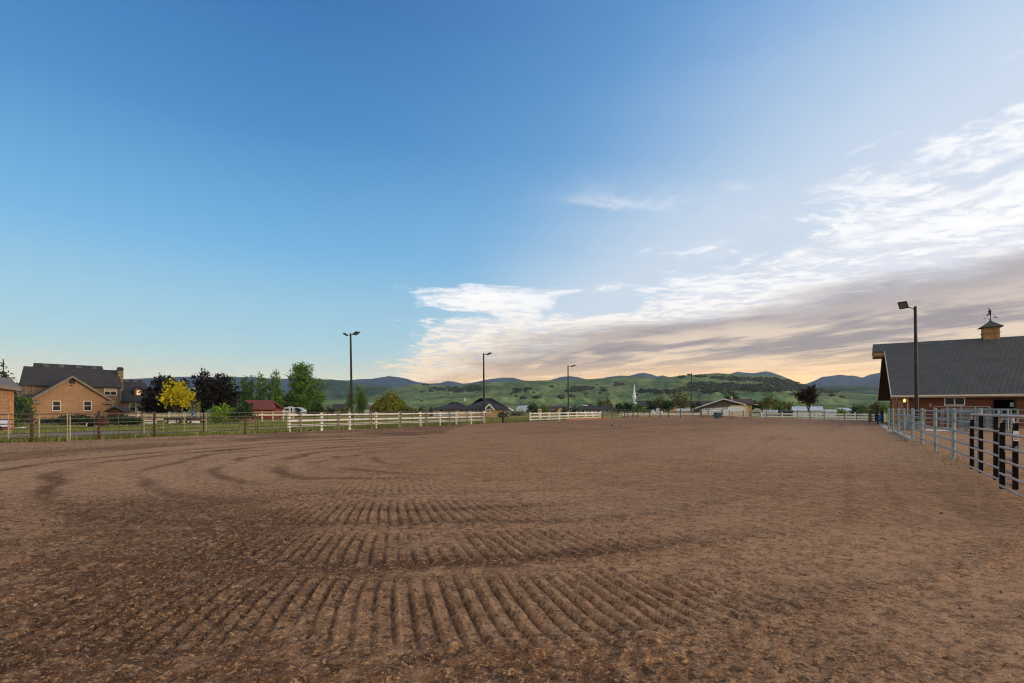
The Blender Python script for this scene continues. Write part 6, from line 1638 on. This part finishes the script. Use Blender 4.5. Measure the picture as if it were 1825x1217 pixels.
# centre and right
rows = [
 (949, 135, 720.5, 18, 'round', L_dark, 'round dark tree left of the cream hutch', 500), (970, 140, 722, 20, 'round', L_green, 'green tree right of the cream hutch', 500),
 (1005, 130, 725.5, 9, 'conifer', L_conifer, 'dark cone shaped spruce between the tan gables', 260), (1024.5, 132, 722, 6, 'conifer', L_conifer, 'narrow dark spruce at the end of the pale blue house', 240),
 (1068, 190, 713.5, 12, 'round', L_olive, 'olive tree behind the left end of the pale blue roof', 380), (1083, 195, 711, 14, 'round', L_olive, 'taller olive tree behind the right end of the pale blue roof', 420),
 (1106, 150, 718.5, 16, 'round', L_dark, 'dark tree at the right end of the pale blue house', 500), (1120, 152, 716.5, 20, 'round', L_dark, 'dark tree left below the church spire', 560),
 (1136, 150, 718, 18, 'round', L_green, 'green tree right below the church spire', 480), (1147, 140, 726.5, 14, 'bush', L_green, 'low bright bush behind the far pipe fence', 300),
 (1160, 150, 714, 22, 'round', L_dark, 'dark round tree before the church roof', 600), (1175, 190, 704.5, 24, 'round', L_olive, 'olive tree rising above the church roof', 560),
 (1190, 146, 711.5, 24, 'round', L_dark, 'largest dark round tree before the church roof', 640), (1211, 230, 698.8, 40, 'round', L_olive, 'huge rounded olive tree beyond the church roof', 1000),
 (1214, 142, 720.5, 26, 'bush', L_dark, 'dark scrub before the olive tree at the far light pole', 480), (1245, 150, 704.5, 14, 'conifer', L_conifer, 'dark pointed spruce right of the far light pole', 420),
 (1237, 140, 716, 12, 'round', L_dark, 'small dark tree touching the far light pole', 320),
 (1303, 150, 700, 30, 'round', L_dark, 'wide dark tree behind the dark gabled building', 700), (1333, 150, 716, 18, 'round', L_dark, 'dark tree right of the sunlit gable end', 420),
 (1347, 140, 715, 20, 'round', L_dark, 'dark tree behind the white arched shelter', 480), (1369, 145, 704.5, 34, 'round', L_olive, 'tall dusky tree left of the plum tree', 800),
 (1389, 135, 717, 18, 'round', L_green, 'green tree behind the black roofed stable', 400), (1404, 138, 716.5, 22, 'round', L_olive, 'olive tree left of the white garage', 460),
 (1483, 118, 727.5, 20, 'bush', L_bright, 'pale green bush right of the white garage', 360), (1499, 120, 727.5, 16, 'bush', L_bright, 'pale green bush beside the white gabled shed', 300),
 (1524, 116, 717, 12, 'conifer', L_conifer, 'dark spruce left of the barn', 380), (1538, 118, 718.5, 24, 'round', L_green, 'green tree right of the dark spruce', 520),
 (1559, 112, 715, 24, 'round', L_olive, 'olive tree nearest the barn eave', 600), (1575, 110, 719, 20, 'round', L_green, 'green tree half hidden by the barn', 420)]
for k, (px, d, tp, w, kind, lf, lab, n) in enumerate(rows):
    nm = {'round': 'tree', 'bush': 'shrub', 'conifer': 'spruce_tree'}[kind]
    tree(nm, lab, 'shrub' if kind == 'bush' else 'tree', px, d, tp, w, kind, lf, n, max(.14, .0022 * d), 'trees beyond the far end of the arena', seed=60 + k)
tree('plum_tree', 'dark red vase shaped plum tree behind the far white fence', 'tree', 1442, 80, 689.5, 38, 'vase', L_plum, 2400, .16, seed=120)

# ------------------------------------------------------------------ grass tufts, clods and straw
def grass():
    rs = np.random.RandomState(11); N = 46000
    s = rs.uniform(FL.x(-200), FL.x(1060), N)
    y = 0.05 + np.abs(rs.normal(size=N)) * 1.0
    far = rs.rand(N) < 0.72
    y = np.where(far, rs.uniform(0.3, 21, N), y)
    wx = FL.o[0] + s * FL.c - y * FL.s; wy = FL.o[1] + s * FL.s + y * FL.c
    cl = fbm(wx * 0.45, wy * 0.45, 4, 7)
    keep = (rs.rand(N) < sstep(cl, 0.40, 0.58) + 0.30 * (y < 1.4)) & (np.hypot(wx + 27, (wy - 33) * 1.5) > 5.0)
    wx, wy, y = wx[keep], wy[keep], y[keep]; n = len(wx)
    h = (0.05 + 0.16 * rs.rand(n) ** 2) * np.where(y < 1.2, 1.5, 1.0); a = rs.rand(n) * 6.283; w = 0.012 + 0.022 * rs.rand(n)
    ex, ey = np.cos(a) * w, np.sin(a) * w; lx, ly = rs.normal(size=n) * h * .45, rs.normal(size=n) * h * .45
    z0 = np.full(n, -0.11)
    q = np.stack([np.stack([wx - ex, wy - ey, z0], -1), np.stack([wx + ex, wy + ey, z0], -1), np.stack([wx + lx + ex * .25, wy + ly + ey * .25, h], -1), np.stack([wx + lx - ex * .25, wy + ly - ey * .25, h], -1)], 1)
    o = soup('grass', q, leafmat('grass_blades', (0.125, 0.165, 0.030), (0.24, 0.27, 0.055), (0.45, 0.38, 0.15), 0.3))
    tag(o, 'uneven tufts of green and dry grass along the left hand fence', 'grass', kind='stuff')
    # dry weeds at the feet of the galvanised posts
    Q = []
    for px, d in ((1700, 14.9), (1667, 17.6), (1643, 20.9), (1626, 23.2), (1602, 30), (1746, 12.9), (1720, 13.9), (1690, 16)):
        c = at_d(px, d); m = 45
        x = c[0] + rs.normal(size=m) * .28; yy = c[1] + rs.normal(size=m) * .28; hh = .02 + .09 * rs.rand(m); a = rs.rand(m) * 6.28
        ex, ey = np.cos(a) * .006, np.sin(a) * .006; lx, ly = rs.normal(size=m) * .07, rs.normal(size=m) * .07
        z0 = np.full(m, -.03)
        Q.append(np.stack([np.stack([x - ex, yy - ey, z0], -1), np.stack([x + ex, yy + ey, z0], -1), np.stack([x + lx + ex, yy + ly + ey, hh], -1), np.stack([x + lx - ex, yy + ly - ey, hh], -1)], 1))
    o = soup('dry_weeds', np.concatenate(Q), leafmat('dry_weed_blades', (0.22, 0.17, 0.09), (0.34, 0.26, 0.15), (0.19, 0.16, 0.08), 0.2))
    tag(o, 'dry weeds and straw at the feet of the galvanised posts', 'weeds', kind='stuff')
grass()

def clods():
    rs = np.random.RandomState(4)
    base = np.array([[1, 0, 0], [-1, 0, 0], [0, 1, 0], [0, -1, 0], [0, 0, 1], [0, 0, -1]], float)
    tri = [(0, 2, 4), (2, 1, 4), (1, 3, 4), (3, 0, 4), (2, 0, 5), (1, 2, 5), (3, 1, 5), (0, 3, 5)]
    V = []; Fc = []
    n = 9000
    d = 2.6 * (13 / 2.6) ** (rs.rand(n) ** 0.8); px = rs.uniform(-60, 1885, n); x = (px - CX) / FPX * d
    h, damp, cr, du = dirt_fields(x, d)
    for k in range(n):
        if rs.rand() > 0.15 + 0.6 * cr[k]: continue
        s = 0.003 + 0.010 * rs.rand() ** 3
        if rs.rand() < 0.012: s *= 2.0
        i = len(V); c = Vector((x[k], d[k], h[k] + s * 0.2))
        rot = Matrix.Rotation(rs.rand() * 6.28, 3, 'Z') @ Matrix.Rotation(rs.rand() * 1.5, 3, 'X')
        for b in base:
            V.append(tuple(c + rot @ Vector(b * s * (0.7 + 0.7 * rs.rand(3)))))
        Fc += [tuple(i + t for t in f) for f in tri]
    me = bpy.data.meshes.new('dirt_clods'); me.from_pydata(V, [], Fc); me.update()
    m, nn, b = newmat('clod_soil'); g = nn.new('ShaderNodeNewGeometry')
    nn.put(b.inputs['Base Color'], nn.ramp(g.outputs['Random Per Island'], [(0, (0.075, 0.042, 0.027)), (0.5, (0.16, 0.095, 0.060)), (0.85, (0.24, 0.155, 0.105)), (1.0, (0.36, 0.28, 0.22))])); b.inputs['Roughness'].default_value = 1.0
    me.materials.append(m); o = bpy.data.objects.new('dirt_clods', me); col.objects.link(o)
    tag(o, 'loose clods and pebbles over the raked dirt', 'clods', kind='stuff')
    mb = MB()
    for k in range(230):
        d_ = 2.9 * (11 / 2.9) ** rs.rand(); p = rs.uniform(100, 1800); x_ = (p - CX) / FPX * d_; a = rs.rand() * 6.28; L = 0.012 + 0.045 * rs.rand() ** 2
        hh = float(dirt_fields(np.array([x_]), np.array([d_]))[0][0]) + 0.006
        mb.tube((x_, d_, hh), (x_ + L * math.cos(a), d_ + L * math.sin(a), hh + 0.006), 0.0016, 0.001, 4)
    o = mb.build('straw_bits', m_straw); tag(o, 'stray bits of straw on the dirt', 'straw', kind='stuff')
clods()
